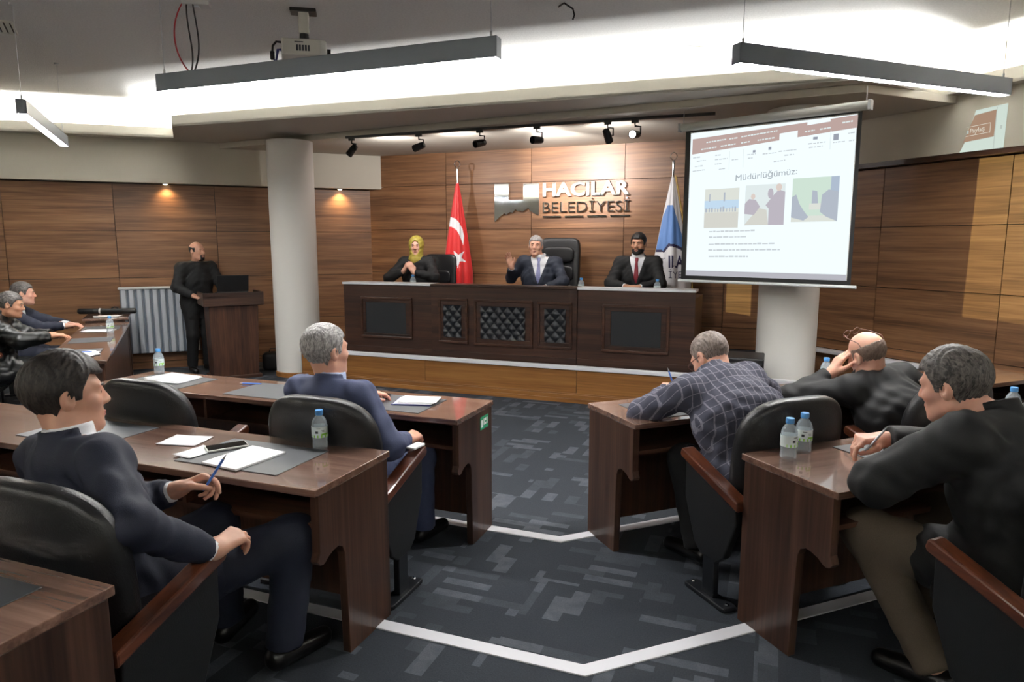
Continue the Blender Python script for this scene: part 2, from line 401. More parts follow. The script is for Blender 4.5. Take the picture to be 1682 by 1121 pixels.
# flat metal strips let into the carpet where the rows begin
def lineAB(b, q):      # apex of a strip: where row line b of frame A meets row line q of frame B (world)
    n1 = (math.sin(R(21)), math.cos(R(21))); n2 = (math.sin(R(-22)), math.cos(R(-22)))
    det = n1[0]*n2[1]-n1[1]*n2[0]
    return ((b*n2[1]-n1[1]*q)/det, (n1[0]*q-b*n2[0])/det)
fl = bpy.data.objects['floor']
for b, q in ((3.47, 3.25), (2.37, 2.15)):
    h = .033
    i0, i1 = lineAB(b-h, q-h), lineAB(b+h, q+h)
    Lw0, Lw1 = W(RA, -5.0, b-h), W(RA, -5.0, b+h)
    Rw0, Rw1 = W(RB, 5.2, q-h), W(RB, 5.2, q+h)
    pa = [toA(*Lw0[:2]), toA(*i0), toA(*i1), toA(*Lw1[:2])]; pb = [toA(*i0), toA(*Rw0[:2]), toA(*Rw1[:2]), toA(*i1)]
    ob('floor_strip', G().prism(ccw(pa), 0, .006), 'strip', parent=fl)
    ob('floor_strip', G().prism(ccw(pb), 0, .006), 'strip', parent=fl)

# ------------------------------------------------------------------ lamps
def pendant(p0, p1, label, mat='greymetal', lamp='led'):
    a, b = Vector(p0), Vector(p1); d = b-a; L = d.length
    o = root('linear_pendant_light', ((a.x+b.x)/2, (a.y+b.y)/2, 2.55), math.atan2(d.y, d.x), label, 'pendant light', 'linear pendant lights')
    hw, t = .032, .004
    g = G().box(-L/2, L/2, -hw, -hw+t, 0, .1).box(-L/2, L/2, hw-t, hw, 0, .1).box(-L/2, L/2, -hw, hw, .096, .1)
    g.box(-L/2, -L/2+t, -hw, hw, 0, .1).box(L/2-t, L/2, -hw, hw, 0, .1)
    ob('housing', g, mat, parent=o)
    ob('diffuser', G().box(-L/2+t, L/2-t, -hw+t, hw-t, .003, .012), lamp, parent=o)
    for s in (-1, 1):
        x = s*(L/2-.04)
        wv = ob('suspension_wire', G().tube([(x, 0, .1), (x, 0, .75)], .0022, 6), 'alu', parent=o)
        ob('wire_gripper', G().lathe([(.007, .1), (.007, .128), (.004, .132)], 10, (x, 0, 0)), 'alu', parent=wv)
        ob('ceiling_rose', G().lathe([(.02, .735), (.02, .75)], 14, (x, 0, 0)), 'white', parent=wv)
    return o
pendant((-2.14, 4.33), (-.065, 3.55), 'long grey linear pendant light hanging in front of the ceiling projector')
pendant((1.145, 3.66), (3.08, 4.43), 'long grey linear pendant light hanging above the projection screen')
pendant((-3.47, 5.01), (-4.25, 6.68), 'linear pendant light pointing at the left wood wall, seen end on')
pendant(W(RA, -2.6, -1.2)[:2], W(RA, -.5, -1.2)[:2], 'added pendant light out of sight behind the viewer, filling the foreground', lamp='fill_led')  # unseen lamp, added to fill the foreground with light
pendant(W(RB, 1.6, -.9)[:2], W(RB, 3.7, -.9)[:2], 'added pendant light out of sight behind the viewer on the right, for fill', lamp='fill_led')  # second unseen lamp added for fill

def light(name, typ, loc, power, parent=None, color=(1, 1, 1), target=None, **kw):
    ld = bpy.data.lights.new(name, typ); ld.energy = power; ld.color = color
    for k, v in kw.items(): setattr(ld, k, v)
    o = bpy.data.objects.new(name, ld); COL.objects.link(o); o.location = loc
    if parent is not None: o.parent = parent
    if target is not None:
        o.rotation_euler = (Vector(target)-Vector(loc)).to_track_quat('-Z', 'Y').to_euler()
    return o
for k, (p, lb) in enumerate(((-.77, 'small warm downlight above the wood wall near the radiator'), (1.42, 'small warm downlight beside the pillar in the plaster band'))):
    o = root('recessed_downlight', W(RB, p, 9.955, 2.4), RB, lb, 'downlight', 'warm downlights along the left wall')
    ob('trim_ring', G().lathe([(.036, -.012), (.04, -.004), (.04, 0)], 20), 'white', parent=o, smooth=True)
    ob('lens', G().lathe([(.024, -.016), (.024, -.011)], 16), 'warm', parent=o)
    light('downlight_beam', 'SPOT', (0, 0, -.02), E_DOWN, o, (1, .72, .38), (0, .05, -1), spot_size=R(125), spot_blend=.9, shadow_soft_size=.02)

# track with its spot heads
tr = root('lighting_track', W(RA, 0, 0), RA, 'long black lighting track under the stage canopy', 'track')
ob('rail', G().box(-4.70, -.60, 6.885, 6.918, 2.835, 2.862), 'blackmetal', parent=tr)
aims = [(-4.625, (-.35, -.45, -.75)), (-3.753, (-.5, .1, -.12)), (-3.018, (-.25, -.55, -.15)), (-2.372, (-.25, -.55, -.05)), (-1.628, (.12, .8, -.75)), (-1.355, (-.18, -.9, -.1))]
for k, (a, d) in enumerate(aims):
    lb = ['black spot head at the left end of the track, tilted down', 'black spot head above the seated woman, turned sideways', 'black spot head above the red flag, facing the hall',
          'black spot head above the chrome lettering, facing the hall', 'black spot head pointing down at the stage, next to the lit one', 'lit spot head shining white towards the hall'][k]
    o = root('track_spotlight', W(RA, a, 6.9, 2.835), RA, lb, 'spotlight', 'spotlights on the track')
    d = Vector(d).normalized(); c = Vector((0, 0, -.135)); side = Vector((.055, 0, 0))
    ob('adapter', G().box(-.035, .035, -.014, .014, -.026, 0), 'blackmetal', parent=o)
    ob('bracket', G().tube([(0, 0, -.02), (0, 0, -.055), (.055, 0, -.062), (.055, 0, -.135), (.03, 0, -.135)], .008, 8), 'blackmetal', parent=o, smooth=True)
    M = Matrix.Translation(c) @ d.to_track_quat('Z', 'Y').to_matrix().to_4x4()
    can_g = G().lathe([(.026, -.075), (.034, -.068), (.038, -.02), (.04, .06), (.04, .068), (.034, .068), (.030, .052)], 24).xf(M)
    cn_o = ob('lamp_can', can_g, 'blackmetal', parent=o, smooth=True)
    lit = k == 5
    ob('lens', G().lathe([(.0, .053), (.0305, .053)] if False else [(.0305, .050), (.0305, .054)], 20).xf(M), 'lens' if lit else 'darkglass', parent=cn_o)
# beams of the heads: along the canopy to the stage wall, and down to the speakers
for k, (a, tgt, pw, sz) in enumerate(((-4.2, (-4.6, 8.6, 2.3), .35, 165), (-3.4, (-3.5, 8.6, 2.3), .35, 165), (-2.45, (-2.35, 8.6, 2.62), 2.4, 66), (-2.5, (-2.4, 8.6, 2.3), .35, 165), (-1.7, (-1.5, 8.6, 2.3), .35, 165),
                                     (-3.753, (-4.27, 7.9, 1.55), .30, 50), (-2.372, (-2.66, 7.9, 1.55), .32, 46), (-1.628, (-1.45, 7.9, 1.55), .28, 50))):
    light('stage_beam', 'SPOT', (a, 6.95, 2.70), E_SPOT*pw, tr, (1, .95, .92), tgt, spot_size=R(sz), spot_blend=.8, shadow_soft_size=.04)
# ------------------------------------------------------------------ delegates' desks
def end_profile(D):
    pts = [(D-.02, 0), (D-.02, .722), (.02, .722), (.02, .50)]
    pts += [(.035+.03*math.cos(t), .478+.03*math.sin(t)) for t in (R(200), R(235), R(270), R(300))]
    pts += [(.075, .468), (.105, .478), (.135, .482), (.16, .468), (.172, .44), (.176, .40), (.19, 0)]
    return pts        # clockwise in (y, z) seen from +x -> reversed below
def desk(fr, x0, x1, y0, D, label, z=.75, dividers=None):
    o = root('delegate_desk', W(fr, (x0+x1)/2, y0), fr, label, 'desk', 'delegate desks in rows')
    h = (x1-x0)/2; dz = z-.75
    ob('desk_top', G().box(-h, h, 0, D, z-.028, z), ['desktop'], parent=o, bevel=.003)
    prof = [(y, zz+(dz if zz > .3 else 0)) for y, zz in end_profile(D)][::-1]
    for s in (-1, 1):
        xa = s*(h-.02)
        ob('end_panel', G().prism(prof, xa-.018, xa+.018, 'x'), 'deskside', parent=o, bevel=.002)
    ob('modesty_panel', G().box(-h+.04, h-.04, D-.045, D-.025, .06, z-.028), 'darkwood_z', parent=o)
    ob('shelf', G().box(-h+.04, h-.04, .07, D-.045, z-.185, z-.165), 'deskedge', parent=o)
    n = max(1, int(2*h/.66))
    for k in range(1, n):
        x = -h+2*h*k/n
        ob('divider', G().box(x-.01, x+.01, .06, D-.045, z-.165, z-.028), 'deskedge', parent=o)
    return o
desk(RA, -4.05, -1.47, 3.05, .48, 'front-row wooden desk with a green sticker on its end panel')
desk(RA, -4.3, -1.52, 1.96, .52, 'second-row wooden desk with a phone, a notepad and one bottle by its end')
desk(RA, -3.6, -1.58, .70, .50, 'wooden desk corner at the bottom left behind the man in navy')
desk(RB, 1.80, 5.0, 2.82, .50, 'front-row wooden desk where the man in the checked jacket writes')
desk(RB, 1.97, 4.6, 1.74, .51, 'wooden desk on the right with two water bottles near its corner')
# the desks along the left wall, seen from their end
o = root('delegate_desk', W(RC, -7.4, -.75), RC, 'long wooden desk along the left wall in front of the two seated men', 'desk', 'delegate desks in rows')
x0, x1 = -1.5, 1.42
top = [(x0, -.22), (.95, -.22), (1.42, .22), (x0, .22)]
ob('desk_top', G().prism(top, .722, .75), 'desktop', parent=o, bevel=.003)
ob('modesty_panel', G().box(x0+.03, 1.36, .17, .195, .05, .722), 'darkwood_z', parent=o)
ob('end_panel', G().prism([(.9, -.18), (.94, -.2), (1.37, .18), (1.33, .2)], 0, .722), 'deskside', parent=o)
ob('end_panel', G().box(x0+.02, x0+.055, -.2, .2, 0, .722), 'deskside', parent=o)
ob('shelf', G().box(x0+.06, .9, -.15, .17, .56, .58), 'deskedge', parent=o)
o = root('delegate_desk', W(RC, -9.37, -.78), RC, 'short wooden desk in front of the radiator with a black case on it', 'desk', 'delegate desks in rows')
ob('desk_top', G().box(-.34, .34, -.23, .23, .762, .79), 'desktop', parent=o, bevel=.003)
for s in (-1, 1): ob('end_panel', G().box(s*.31-.018, s*.31+.018, -.2, .2, 0, .762), 'deskside', parent=o)
ob('modesty_panel', G().box(-.29, .29, .17, .19, .05, .762), 'darkwood_z', parent=o)
# green sticker
o = root('desk_sticker', W(RA, -1.4715, 3.40, .66), RA, 'small green sticker with white print on the front desk end panel', 'sticker')
ob('sticker_sheet', G().box(.0, .0015, -.055, .055, -.042, .03), 'stickergreen', parent=o)
ob('printed_mark', G().box(.0015, .002, -.045, -.02, -.03, .012).box(.0015, .002, -.01, .0, -.02, .016).box(.0015, .002, .008, .024, .0, .016).box(.0015, .002, .008, .024, -.02, -.008).box(.0015, .002, .032, .042, -.02, .016), 'paper', parent=o)

# ------------------------------------------------------------------ delegates' chairs
def superball(c, rad, e1, e2, seg=28, rings=16):
    g = G(); sp = lambda v, e: math.copysign(abs(v)**e, v)
    rows = []
    for i in range(rings+1):
        ph = -math.pi/2+math.pi*i/rings
        rows.append([(c[0]+rad[0]*sp(math.cos(ph), e1)*sp(math.cos(t), e2), c[1]+rad[1]*sp(math.cos(ph), e1)*sp(math.sin(t), e2), c[2]+rad[2]*sp(math.sin(ph), e1)) for t in [2*math.pi*k/seg for k in range(seg+1)]])
    return g.sheet(rows)
def make_chair():
    o = root('conference_chair', cat='chair', group='black conference chairs at the desks')
    ob('seat', superball((0, .04, .44), (.285, .21, .055), .45, .45), 'leather', parent=o, smooth='all')
    bk = superball((0, 0, .0), (.30, .062, .30), .62, .62, 36, 24)
    for i, (x, y, z) in enumerate(bk.v):
        bk.v[i] = (x, y+.38*x*x-.02*(z/.3)**2, z)
    bk.xf(Matrix.Translation((0, -.165, .665)) @ Matrix.Rotation(R(5), 4, 'X'))
    ob('backrest', bk, 'leather', parent=o, smooth='all')
    for s in (-1, 1):
        x = s*.335
        prof = [(-.225, .50), (-.23, .42), (-.16, .24), (-.11, .20), (.0, .20), (.05, .24), (.13, .44), (.135, .62)]
        ob('side_panel', G().prism(prof, x-.02, x+.02, 'x'), 'leather_matt', parent=o, bevel=.006)
        ob('armrest', G().prism([(-.25, .49), (.155, .625), (.165, .64), (.155, .67), (.14, .67), (-.25, .535)], x-.034, x+.034, 'x'), 'armwood', parent=o, bevel=.008)
        ob('pedestal', G().box(x-.016, x+.016, -.095, -.015, .02, .23), 'blackmetal', parent=o, bevel=.004)
        ft = ob('foot_plate', G().prism([(-.035+x, -.20), (.035+x, -.20), (.04+x, -.18), (.04+x, .07), (.035+x, .09), (-.035+x, .09), (-.04+x, .07), (-.04+x, -.18)], 0, .022), 'blackmetal', parent=o, bevel=.006)
        for y in (-.175, .065): ob('bolt', G().lathe([(.011, .021), (.011, .027), (.006, .031)], 10, (x, y, 0)), 'chrome', parent=ft)
    return o
ch0 = make_chair(); used = [False]
def chair(fr, x, y, label, turn=0.0):
    c = copy_tree(ch0) if used[0] else ch0
    used[0] = True
    c.location = W(fr, x, y); c.rotation_euler = (0, 0, fr+turn); c['label'] = label; return c
chair(RA, -1.90, 2.68, 'black chair with wood armrest under the man in the blue suit')
chair(RA, -2.98, 2.68, 'empty black chair with a rounded back at the front-row desk')
chair(RA, -1.98, 1.46, 'black chair whose wood armrest the man in navy holds')
chair(RB, 2.31, 2.48, 'black chair behind the man in the checked jacket')
chair(RB, 3.36, 2.48, 'black chair under the bald man')
chair(RB, 4.38, 2.48, 'black chair at the right edge beside a water bottle')
chair(RB, 2.45, 1.32, 'black chair with reddish wood armrest at the bottom right')
chair(RC, -8.55, -1.62, 'black chair under the man in the open-collared navy suit by the left wall')
chair(RC, -7.75, -1.62, 'black chair under the man in the quilted jacket')

# ------------------------------------------------------------------ things on the desks
def make_bottle():
    o = root('water_bottle', cat='bottle', group='small water bottles')
    prof = [(.002, .0), (.028, .0), (.033, .006), (.034, .02), (.032, .036), (.034, .05), (.034, .108), (.033, .118), (.026, .136), (.015, .148), (.0135, .158)]
    ob('bottle_body', G().lathe(prof, 28), 'bottle', parent=o, smooth=True)
    ob('cap', G().lathe([(.0165, .152), (.0175, .156), (.0175, .170), (.016, .174)], 24), 'cap', parent=o, smooth=True)
    lb = ob('label', G().lathe([(.0347, .056), (.0347, .104)], 28, cap=False), 'label', parent=o, smooth=True)
    g = G()
    for a0, a1, z0, z1 in ((-2.6, 2.2, .0565, .068), (-1.2, -.2, .068, .075), (1.2, 2.0, .068, .078)):
        n = 10; rows = [[(.0351*math.cos(a0+(a1-a0)*k/n), .0351*math.sin(a0+(a1-a0)*k/n), z) for k in range(n+1)] for z in (z0, z1)]
        g.sheet(rows)
    ob('label_band', g, 'green', parent=lb)
    g = G()
    for a0, a1, z0, z1 in ((-1.95, -1.6, .076, .086), (-1.2, -.8, .088, .0895), (-1.1, -.7, .083, .0845), (-1.8, -1.3, .096, .0985)):
        n = 4; rows = [[(.0352*math.cos(a0+(a1-a0)*k/n), .0352*math.sin(a0+(a1-a0)*k/n), z) for k in range(n+1)] for z in (z0, z1)]
        g.sheet(rows)
    ob('label_print', g, 'ink', parent=lb)
    return o
bt0 = make_bottle(); bused = [False]
def bottle(fr, x, y, z, label, rot=0.0):
    c = copy_tree(bt0) if bused[0] else bt0
    bused[0] = True
    c.location = W(fr, x, y, z); c.rotation_euler = (0, 0, rot); c['label'] = label
bottle(RA, -3.94, 3.46, .75, 'water bottle at the far left end of the front-row desk', .2)
bottle(RA, -1.82, 2.40, .75, 'water bottle on the second-row desk behind the man in blue', .1)
bottle(RB, 2.10, 2.12, .75, 'left one of the two bottles standing together on the right desk', .4)
bottle(RB, 2.225, 2.165, .75, 'right one of the two bottles standing together on the right desk', -.3)
bottle(RB, 3.44, 3.20, .75, 'water bottle on the desk in front of the bald man', .5)
bottle(RB, 3.60, 2.17, .75, 'water bottle at the right edge behind the man in black', .0)
bottle(RC, -7.83, -.64, .75, 'water bottle on the desk along the left wall', .3)
bottle(RA, -3.99, 7.13, 1.10, 'water bottle on the stage desk in front of the woman', .3)
bottle(RA, -1.94, 7.13, 1.10, 'water bottle on the stage desk beside the man in the high-backed chair', .3)
bottle(RA, -1.13, 7.13, 1.10, 'water bottle on the stage desk beside the man in the red tie', .3)

def slab(name, fr, x, y, z, w, d, h, mat, label, cat, turn=0.0, group=None, bevel=0.0, corner=0.0):
    return ob(name, G().box(-w/2, w/2, -d/2, d/2, 0, h), mat, loc=W(fr, x, y, z), rz=fr+turn, label=label, cat=cat, group=group, bevel=bevel)
T = .7505
gm = 'grey desk pads'
for fr, x, y, z, lb in ((RA, -3.66, 3.27, T, 'grey desk pad under the loose papers on the front desk'), (RA, -2.78, 3.27, T, 'grey desk pad beside the blue pen on the front desk'), (RA, -1.98, 3.27, T, 'grey desk pad in front of the man in the blue suit'),
        (RA, -3.02, 2.23, T, 'large grey desk pad left of the crumpled paper'), (RA, -2.02, 2.21, T, 'grey desk pad under the phone and notepad'), (RB, 2.2, 3.05, T, 'grey desk pad under the arm of the man in the checked jacket'),
        (RB, 3.22, 3.05, T, 'grey desk pad under the papers before the bald man'), (RB, 2.66, 2.0, T, 'grey desk pad in front of the man in black'), (RC, -6.55, -.78, T, 'grey desk pad near the end of the left wall desk'),
        (RC, -7.35, -.76, T, 'grey desk pad in the middle of the left wall desk'), (RC, -8.35, -.76, T, 'grey desk pad before the man in the navy suit by the left wall'), (RA, -2.0, .95, T, 'grey desk pad on the desk at the bottom left')):
    w, d = (.52, .34)
    if fr == RC: w, d = .34, .34
    slab('desk_pad', fr, x, y, z, w, d, .003, 'mat', lb, 'desk pad', group=gm, bevel=.0012)
P = T+.0032
slab('notepad', RA, -2.02, 2.16, P, .20, .26, .008, 'paper', 'white notepad beside the phone on the second-row desk', 'notepad', -.12, bevel=.001)
def sheets(fr, x, y, z, n, w, d, label, spread=.3, cat='papers'):
    rnd = random.Random(hash(label) % 1000 if False else len(label)*7+int(abs(x)*100))
    o = root('loose_papers', W(fr, x, y, z), fr, label, cat)
    for k in range(n):
        a = rnd.uniform(-spread, spread); dx, dy = rnd.uniform(-.03, .03), rnd.uniform(-.03, .03); rows = []
        for i in range(7):
            row = []
            for j in range(7):
                u, v = (i/6-.5)*w, (j/6-.5)*d
                zz = .0015+k*.0016+.006*max(0, abs(u)/w*2-.6)*rnd.uniform(.3, 1)+.004*max(0, abs(v)/d*2-.5)
                row.append((dx+u*math.cos(a)-v*math.sin(a), dy+u*math.sin(a)+v*math.cos(a), zz))
            rows.append(row)
        ob('paper_sheet', G().sheet(rows), 'paper', parent=o, smooth='all', solid=.0008)
    return o
sheets(RA, -3.68, 3.33, P, 4, .30, .21, 'spread of loose white papers by the bottle on the front desk')
sheets(RA, -2.47, 2.28, T, 1, .19, .15, 'single crumpled white paper lying on the second-row desk', .5)
sheets(RB, 3.17, 3.10, P, 3, .29, .21, 'white papers on the desk between the checked jacket and the bald man')
sheets(RB, 3.36, 3.22, P, 1, .2, .12, 'folded white leaflet next to the bottle before the bald man')
sheets(RC, -6.38, -.78, P, 3, .26, .28, 'white papers with a pen at the near end of the left wall desk')
sheets(RC, -8.10, -.78, T, 2, .2, .26, 'white papers before the men at the left wall desk')
sheets(RC, -9.24, -.78, .7915, 2, .2, .26, 'white papers on the short desk by the radiator')
o = root('folded_booklet', W(RA, -1.86, 3.31, P), RA+.25, 'white papers in a blue folder by the man in blue', 'folder')
ob('cover', G().box(-.11, .11, -.085, .085, 0, .005), 'bluebook', parent=o)
for k in range(3):
    ob('page', G().box(-.1+.012*k, .115+.012*k, -.08+.006*k, .082, .006+.004*k, .009+.004*k), 'paper', parent=o)
o = root('tablet', W(RA, -2.13, 3.33, P), RA+.5, 'black tablet on the desk in front of the man in blue', 'tablet')
ob('case', G().box(-.09, .09, -.06, .06, 0, .009), 'black', parent=o, bevel=.003); ob('screen', G().box(-.082, .082, -.053, .053, .009, .0098), 'phone', parent=o)
o = root('smartphone', W(RA, -2.20, 2.25, P+.001), RA-.62, 'smartphone with a pale case lying beside the notepad', 'phone')
ob('case', G().box(-.042, .042, -.085, .085, 0, .010), 'offwhite', parent=o, bevel=.004); ob('screen', G().box(-.038, .038, -.08, .08, .010, .0108), 'phone', parent=o)
sheets(RA, -2.27, 2.17, P, 1, .11, .15, 'small white note under the smartphone', .2, 'note')
def pen(loc, d, label, mat='bluepen', L=.145):
    d = Vector(d).normalized()
    o = root('pen', loc, 0, label, 'pen')
    M = d.to_track_quat('Z', 'Y').to_matrix().to_4x4()
    ob('barrel', G().lathe([(.0045, -L/2+.02), (.0048, 0), (.0045, L/2-.012)], 10).xf(M), mat, parent=o, smooth=True)
    ob('tip', G().lathe([(.0008, -L/2), (.0045, -L/2+.02)], 10).xf(M), 'silver', parent=o, smooth=True)
    ob('button', G().lathe([(.003, L/2-.012), (.003, L/2)], 8).xf(M), mat, parent=o)
    return o
pd = Vector(W(RA, 1, .25)); pen(W(RA, -3.08, 3.38, T+.006), (pd.x, pd.y, 0), 'blue pen lying on the front desk')
pen(W(RC, -6.45, -.74, P+.013), (1, .25, 0), 'blue pen on the papers at the left wall desk')
o = root('equipment_case', W(RC, -9.58, -.80, .825), RC+R(64)+.12, 'long black tubular case with a white band on the short desk', 'case')
ob('tube', G().tube([(-.33, 0, 0), (-.31, 0, 0), (.31, 0, 0), (.33, 0, 0)], [.025, .034, .034, .025], 16), 'black', parent=o, smooth=True)
ob('band', G().tube([(-.085, 0, 0), (-.065, 0, 0)], .0355, 16), 'white', parent=o, smooth=True)
ob('strap', G().tube([(.05, 0, .034), (.09, 0, .05), (.13, 0, .034)], .008, 8), 'black', parent=o)

# ------------------------------------------------------------------ stage desks
def frame(parent, x0, x1, z0, z1, y, inner, pad):
    ix0, ix1, iz0, iz1 = inner
    t = .022
    fr_ = ob('moulded_frame', G().box(x0, x1, y-t, y, z1-.028, z1).box(x0, x1, y-t, y, z0, z0+.028).box(x0, x0+.028, y-t, y, z0+.028, z1-.028).box(x1-.028, x1, y-t, y, z0+.028, z1-.028), 'darkframe', parent=parent, bevel=.005)
    ob('inner_frame', G().box(x0+.028, x1-.028, y-.012, y, iz1, z1-.028).box(x0+.028, x1-.028, y-.012, y, z0+.028, iz0).box(x0+.028, ix0, y-.012, y, iz0, iz1).box(ix1, x1-.028, y-.012, y, iz0, iz1), 'darkwood', parent=fr_, bevel=.003)
    if pad == 'plain':
        ob('pad', G().box(ix0, ix1, y-.008, y, iz0, iz1), 'vinylpad', parent=fr_, bevel=.004)
    else:
        nx, nz = pad; N = 12*nx; Mz = 12*nz
        rows = []
        for j in range(Mz+1):
            v = j/Mz*nz; row = []
            for i in range(N+1):
                u = i/N*nx
                h = (abs(math.sin(math.pi*(u+v)/1.0))*abs(math.sin(math.pi*(u-v)/1.0)))**.5
                row.append((ix0+(ix1-ix0)*i/N, y-.004-.024*h, iz0+(iz1-iz0)*j/Mz))
            rows.append(row)
        p = ob('tufted_pad', G().sheet(rows), 'tuft', parent=fr_, smooth='all')
        g = G()
        for j in range(0, 2*nz+1):
            for i in range(0, 2*nx+1):
                if (i+j) % 2 == 0 and 0 < i < 2*nx and 0 < j < 2*nz: g.ball((ix0+(ix1-ix0)*i/(2*nx), y-.008, iz0+(iz1-iz0)*j/(2*nz)), .006, 8, 5)
        ob('button', g, 'tuft', parent=p, smooth='all')
def stage_desk(a0, a1, label, panels, white, proud=0.0):
    o = root('stage_desk', W(RA, 0, 0), RA, label, 'desk', 'stage desks')
    y = 6.85-proud
    ob('front_board', G().box(a0+.002, a1-.002, y, y+.03, .366, 1.165), 'darkwood', parent=o)
    ob('work_surface', G().box(a0+.002, a1-.002, y+.03, y+.72, 1.07, 1.10), 'darkwood', parent=o)
    for x in (a0+.02, a1-.02): ob('side_board', G().box(x-.018, x+.018, y+.03, y+.70, .366, 1.07), 'darkwood_z', parent=o)
    ob('plinth', G().box(a0+.002, a1-.002, y-.012, y, .366, .44), 'darkwood', parent=o)
    ob('top_ledge', G().box(a0-.004 if white else a0+.002, a1+.004 if white else a1-.002, y-.02, y+.2, 1.165, 1.19), 'strip' if white else 'darkwood', parent=o, bevel=.003)
    for f in panels: frame(o, *f[0], y, f[1], f[2])
stage_desk(-4.77, -3.60, 'left stage desk with one plain dark panel and pale top edge', [((-4.53, -3.85, .544, 1.023), (-4.465, -3.93, .60, .96), 'plain')], True)
stage_desk(-3.60, -1.90, 'central stage desk with three tufted leather panels', [((-3.5, -3.145, .532, 1.035), (-3.44, -3.22, .60, .96), (2, 3)), ((-3.067, -2.384, .526, 1.035), (-2.987, -2.468, .60, .96), (5, 3)), ((-2.332, -1.95, .531, 1.03), (-2.25, -2.02, .60, .96), (2, 3))], False, .015)
stage_desk(-1.90, -.71, 'right stage desk with one plain dark panel and pale top edge', [((-1.633, -.953, .531, 1.022), (-1.543, -1.034, .60, .956), 'plain')], True)

# stage chairs
def office_chair(a, b, top, w, label, tall=False, turn=0.0):
    o = root('office_chair', W(RA, a, b, .366), RA+math.pi+turn, label, 'chair', 'black leather chairs on the stage')   # faces the hall
    hb = top-.366-.5
    bk = superball((0, 0, 0), (w/2, .055, hb/2+.06), .25, .35, 28, 16)
    bk.xf(Matrix.Translation((0, -.24, .5+hb/2)) @ Matrix.Rotation(R(5), 4, 'X'))
    bo = ob('backrest', bk, 'leather', parent=o, smooth='all')
    for k in range(3 if tall else 2):
        z = .62+k*(hb-.1)/3
        ob('cushion_roll', superball((0, -.185+.0*k, z+.06), (w/2-.06, .03, (hb-.1)/7 if tall else .09), .5, .5), 'leather', parent=bo, smooth='all')
    ob('seat', superball((0, 0, .47), (w/2, .25, .06), .4, .4), 'leather', parent=o, smooth='all')
    for s in (-1, 1):
        ob('armrest', G().tube([(s*(w/2+.02), -.22, .62), (s*(w/2+.03), -.1, .68), (s*(w/2+.03), .16, .66), (s*(w/2+.02), .19, .5)], [.022, .03, .028, .02], 10), 'leather', parent=o, smooth=True)
    ob('column', G().lathe([(.03, .06), (.03, .42)], 14), 'blackmetal', parent=o, smooth=True)
    for k in range(5):
        t = 2*math.pi*k/5; ob('base_leg', G().tube([(0, 0, .09), (.28*math.cos(t), .28*math.sin(t), .045)], [.025, .015], 8), 'blackmetal', parent=o)
        ob('castor', G().ball((.29*math.cos(t), .29*math.sin(t), .03), .03, 10, 8), 'black', parent=o, smooth='all')
office_chair(-4.17, 7.92, 1.44, .50, 'low black leather chair beside the red flag under the woman', False, R(-6))
office_chair(-2.52, 7.98, 1.65, .52, 'tall black leather chair behind the grey-haired man', True)
office_chair(-1.38, 7.92, 1.44, .52, 'low black leather chair under the man in the red tie', False)

# ------------------------------------------------------------------ chrome sign on the stage wall
sg = root('wall_sign', W(RA, 0, 8.6), RA, 'mirror-chrome letters and emblem fixed to the stage wall', 'sign')
def sign_text(body, x0, x1, z0, z1, off, name):
    me = fit_mesh(text_mesh(body, .2, .5, off), x0, x1, z0, z1)
    co = np.zeros(len(me.vertices)*3); me.vertices.foreach_get('co', co); co = co.reshape(-1, 3)
    co = np.stack([co[:, 0], np.where(co[:, 2] > 0, -.04, -.005), co[:, 1]], 1)
    me.vertices.foreach_set('co', co.ravel()); me.update()
    o = ob(name, me, 'chrome', parent=sg); return o
sign_text('HACILAR', -2.86, -1.73, 2.235, 2.418, .006, 'large_letters')
sign_text('BELEDİYESİ', -2.86, -1.725, 2.035, 2.215, -.0015, 'small_letters')
for k in range(4):
    x = -2.86+k*.297; ob('underline_bar', G().box(x, x+.245, -.03, -.004, 1.974, 1.992), 'chrome', parent=sg)
em = [(-3.537, 1.925), (-3.45, 2.00), (-3.40, 2.035), (-3.37, 2.015), (-3.32, 2.05), (-3.28, 2.04), (-3.24, 2.085), (-3.21, 2.06), (-3.17, 2.065), (-3.14, 2.05), (-3.10, 2.075), (-3.06, 2.10), (-3.03, 2.06), (-2.98, 2.03), (-2.915, 2.0),
      (-2.915, 2.412), (-3.13, 2.412), (-3.13, 2.205), (-3.335, 2.205), (-3.335, 2.415), (-3.537, 2.418)]
ob('emblem', G().prism(em, -.035, -.004, 'y'), 'chrome', parent=sg)

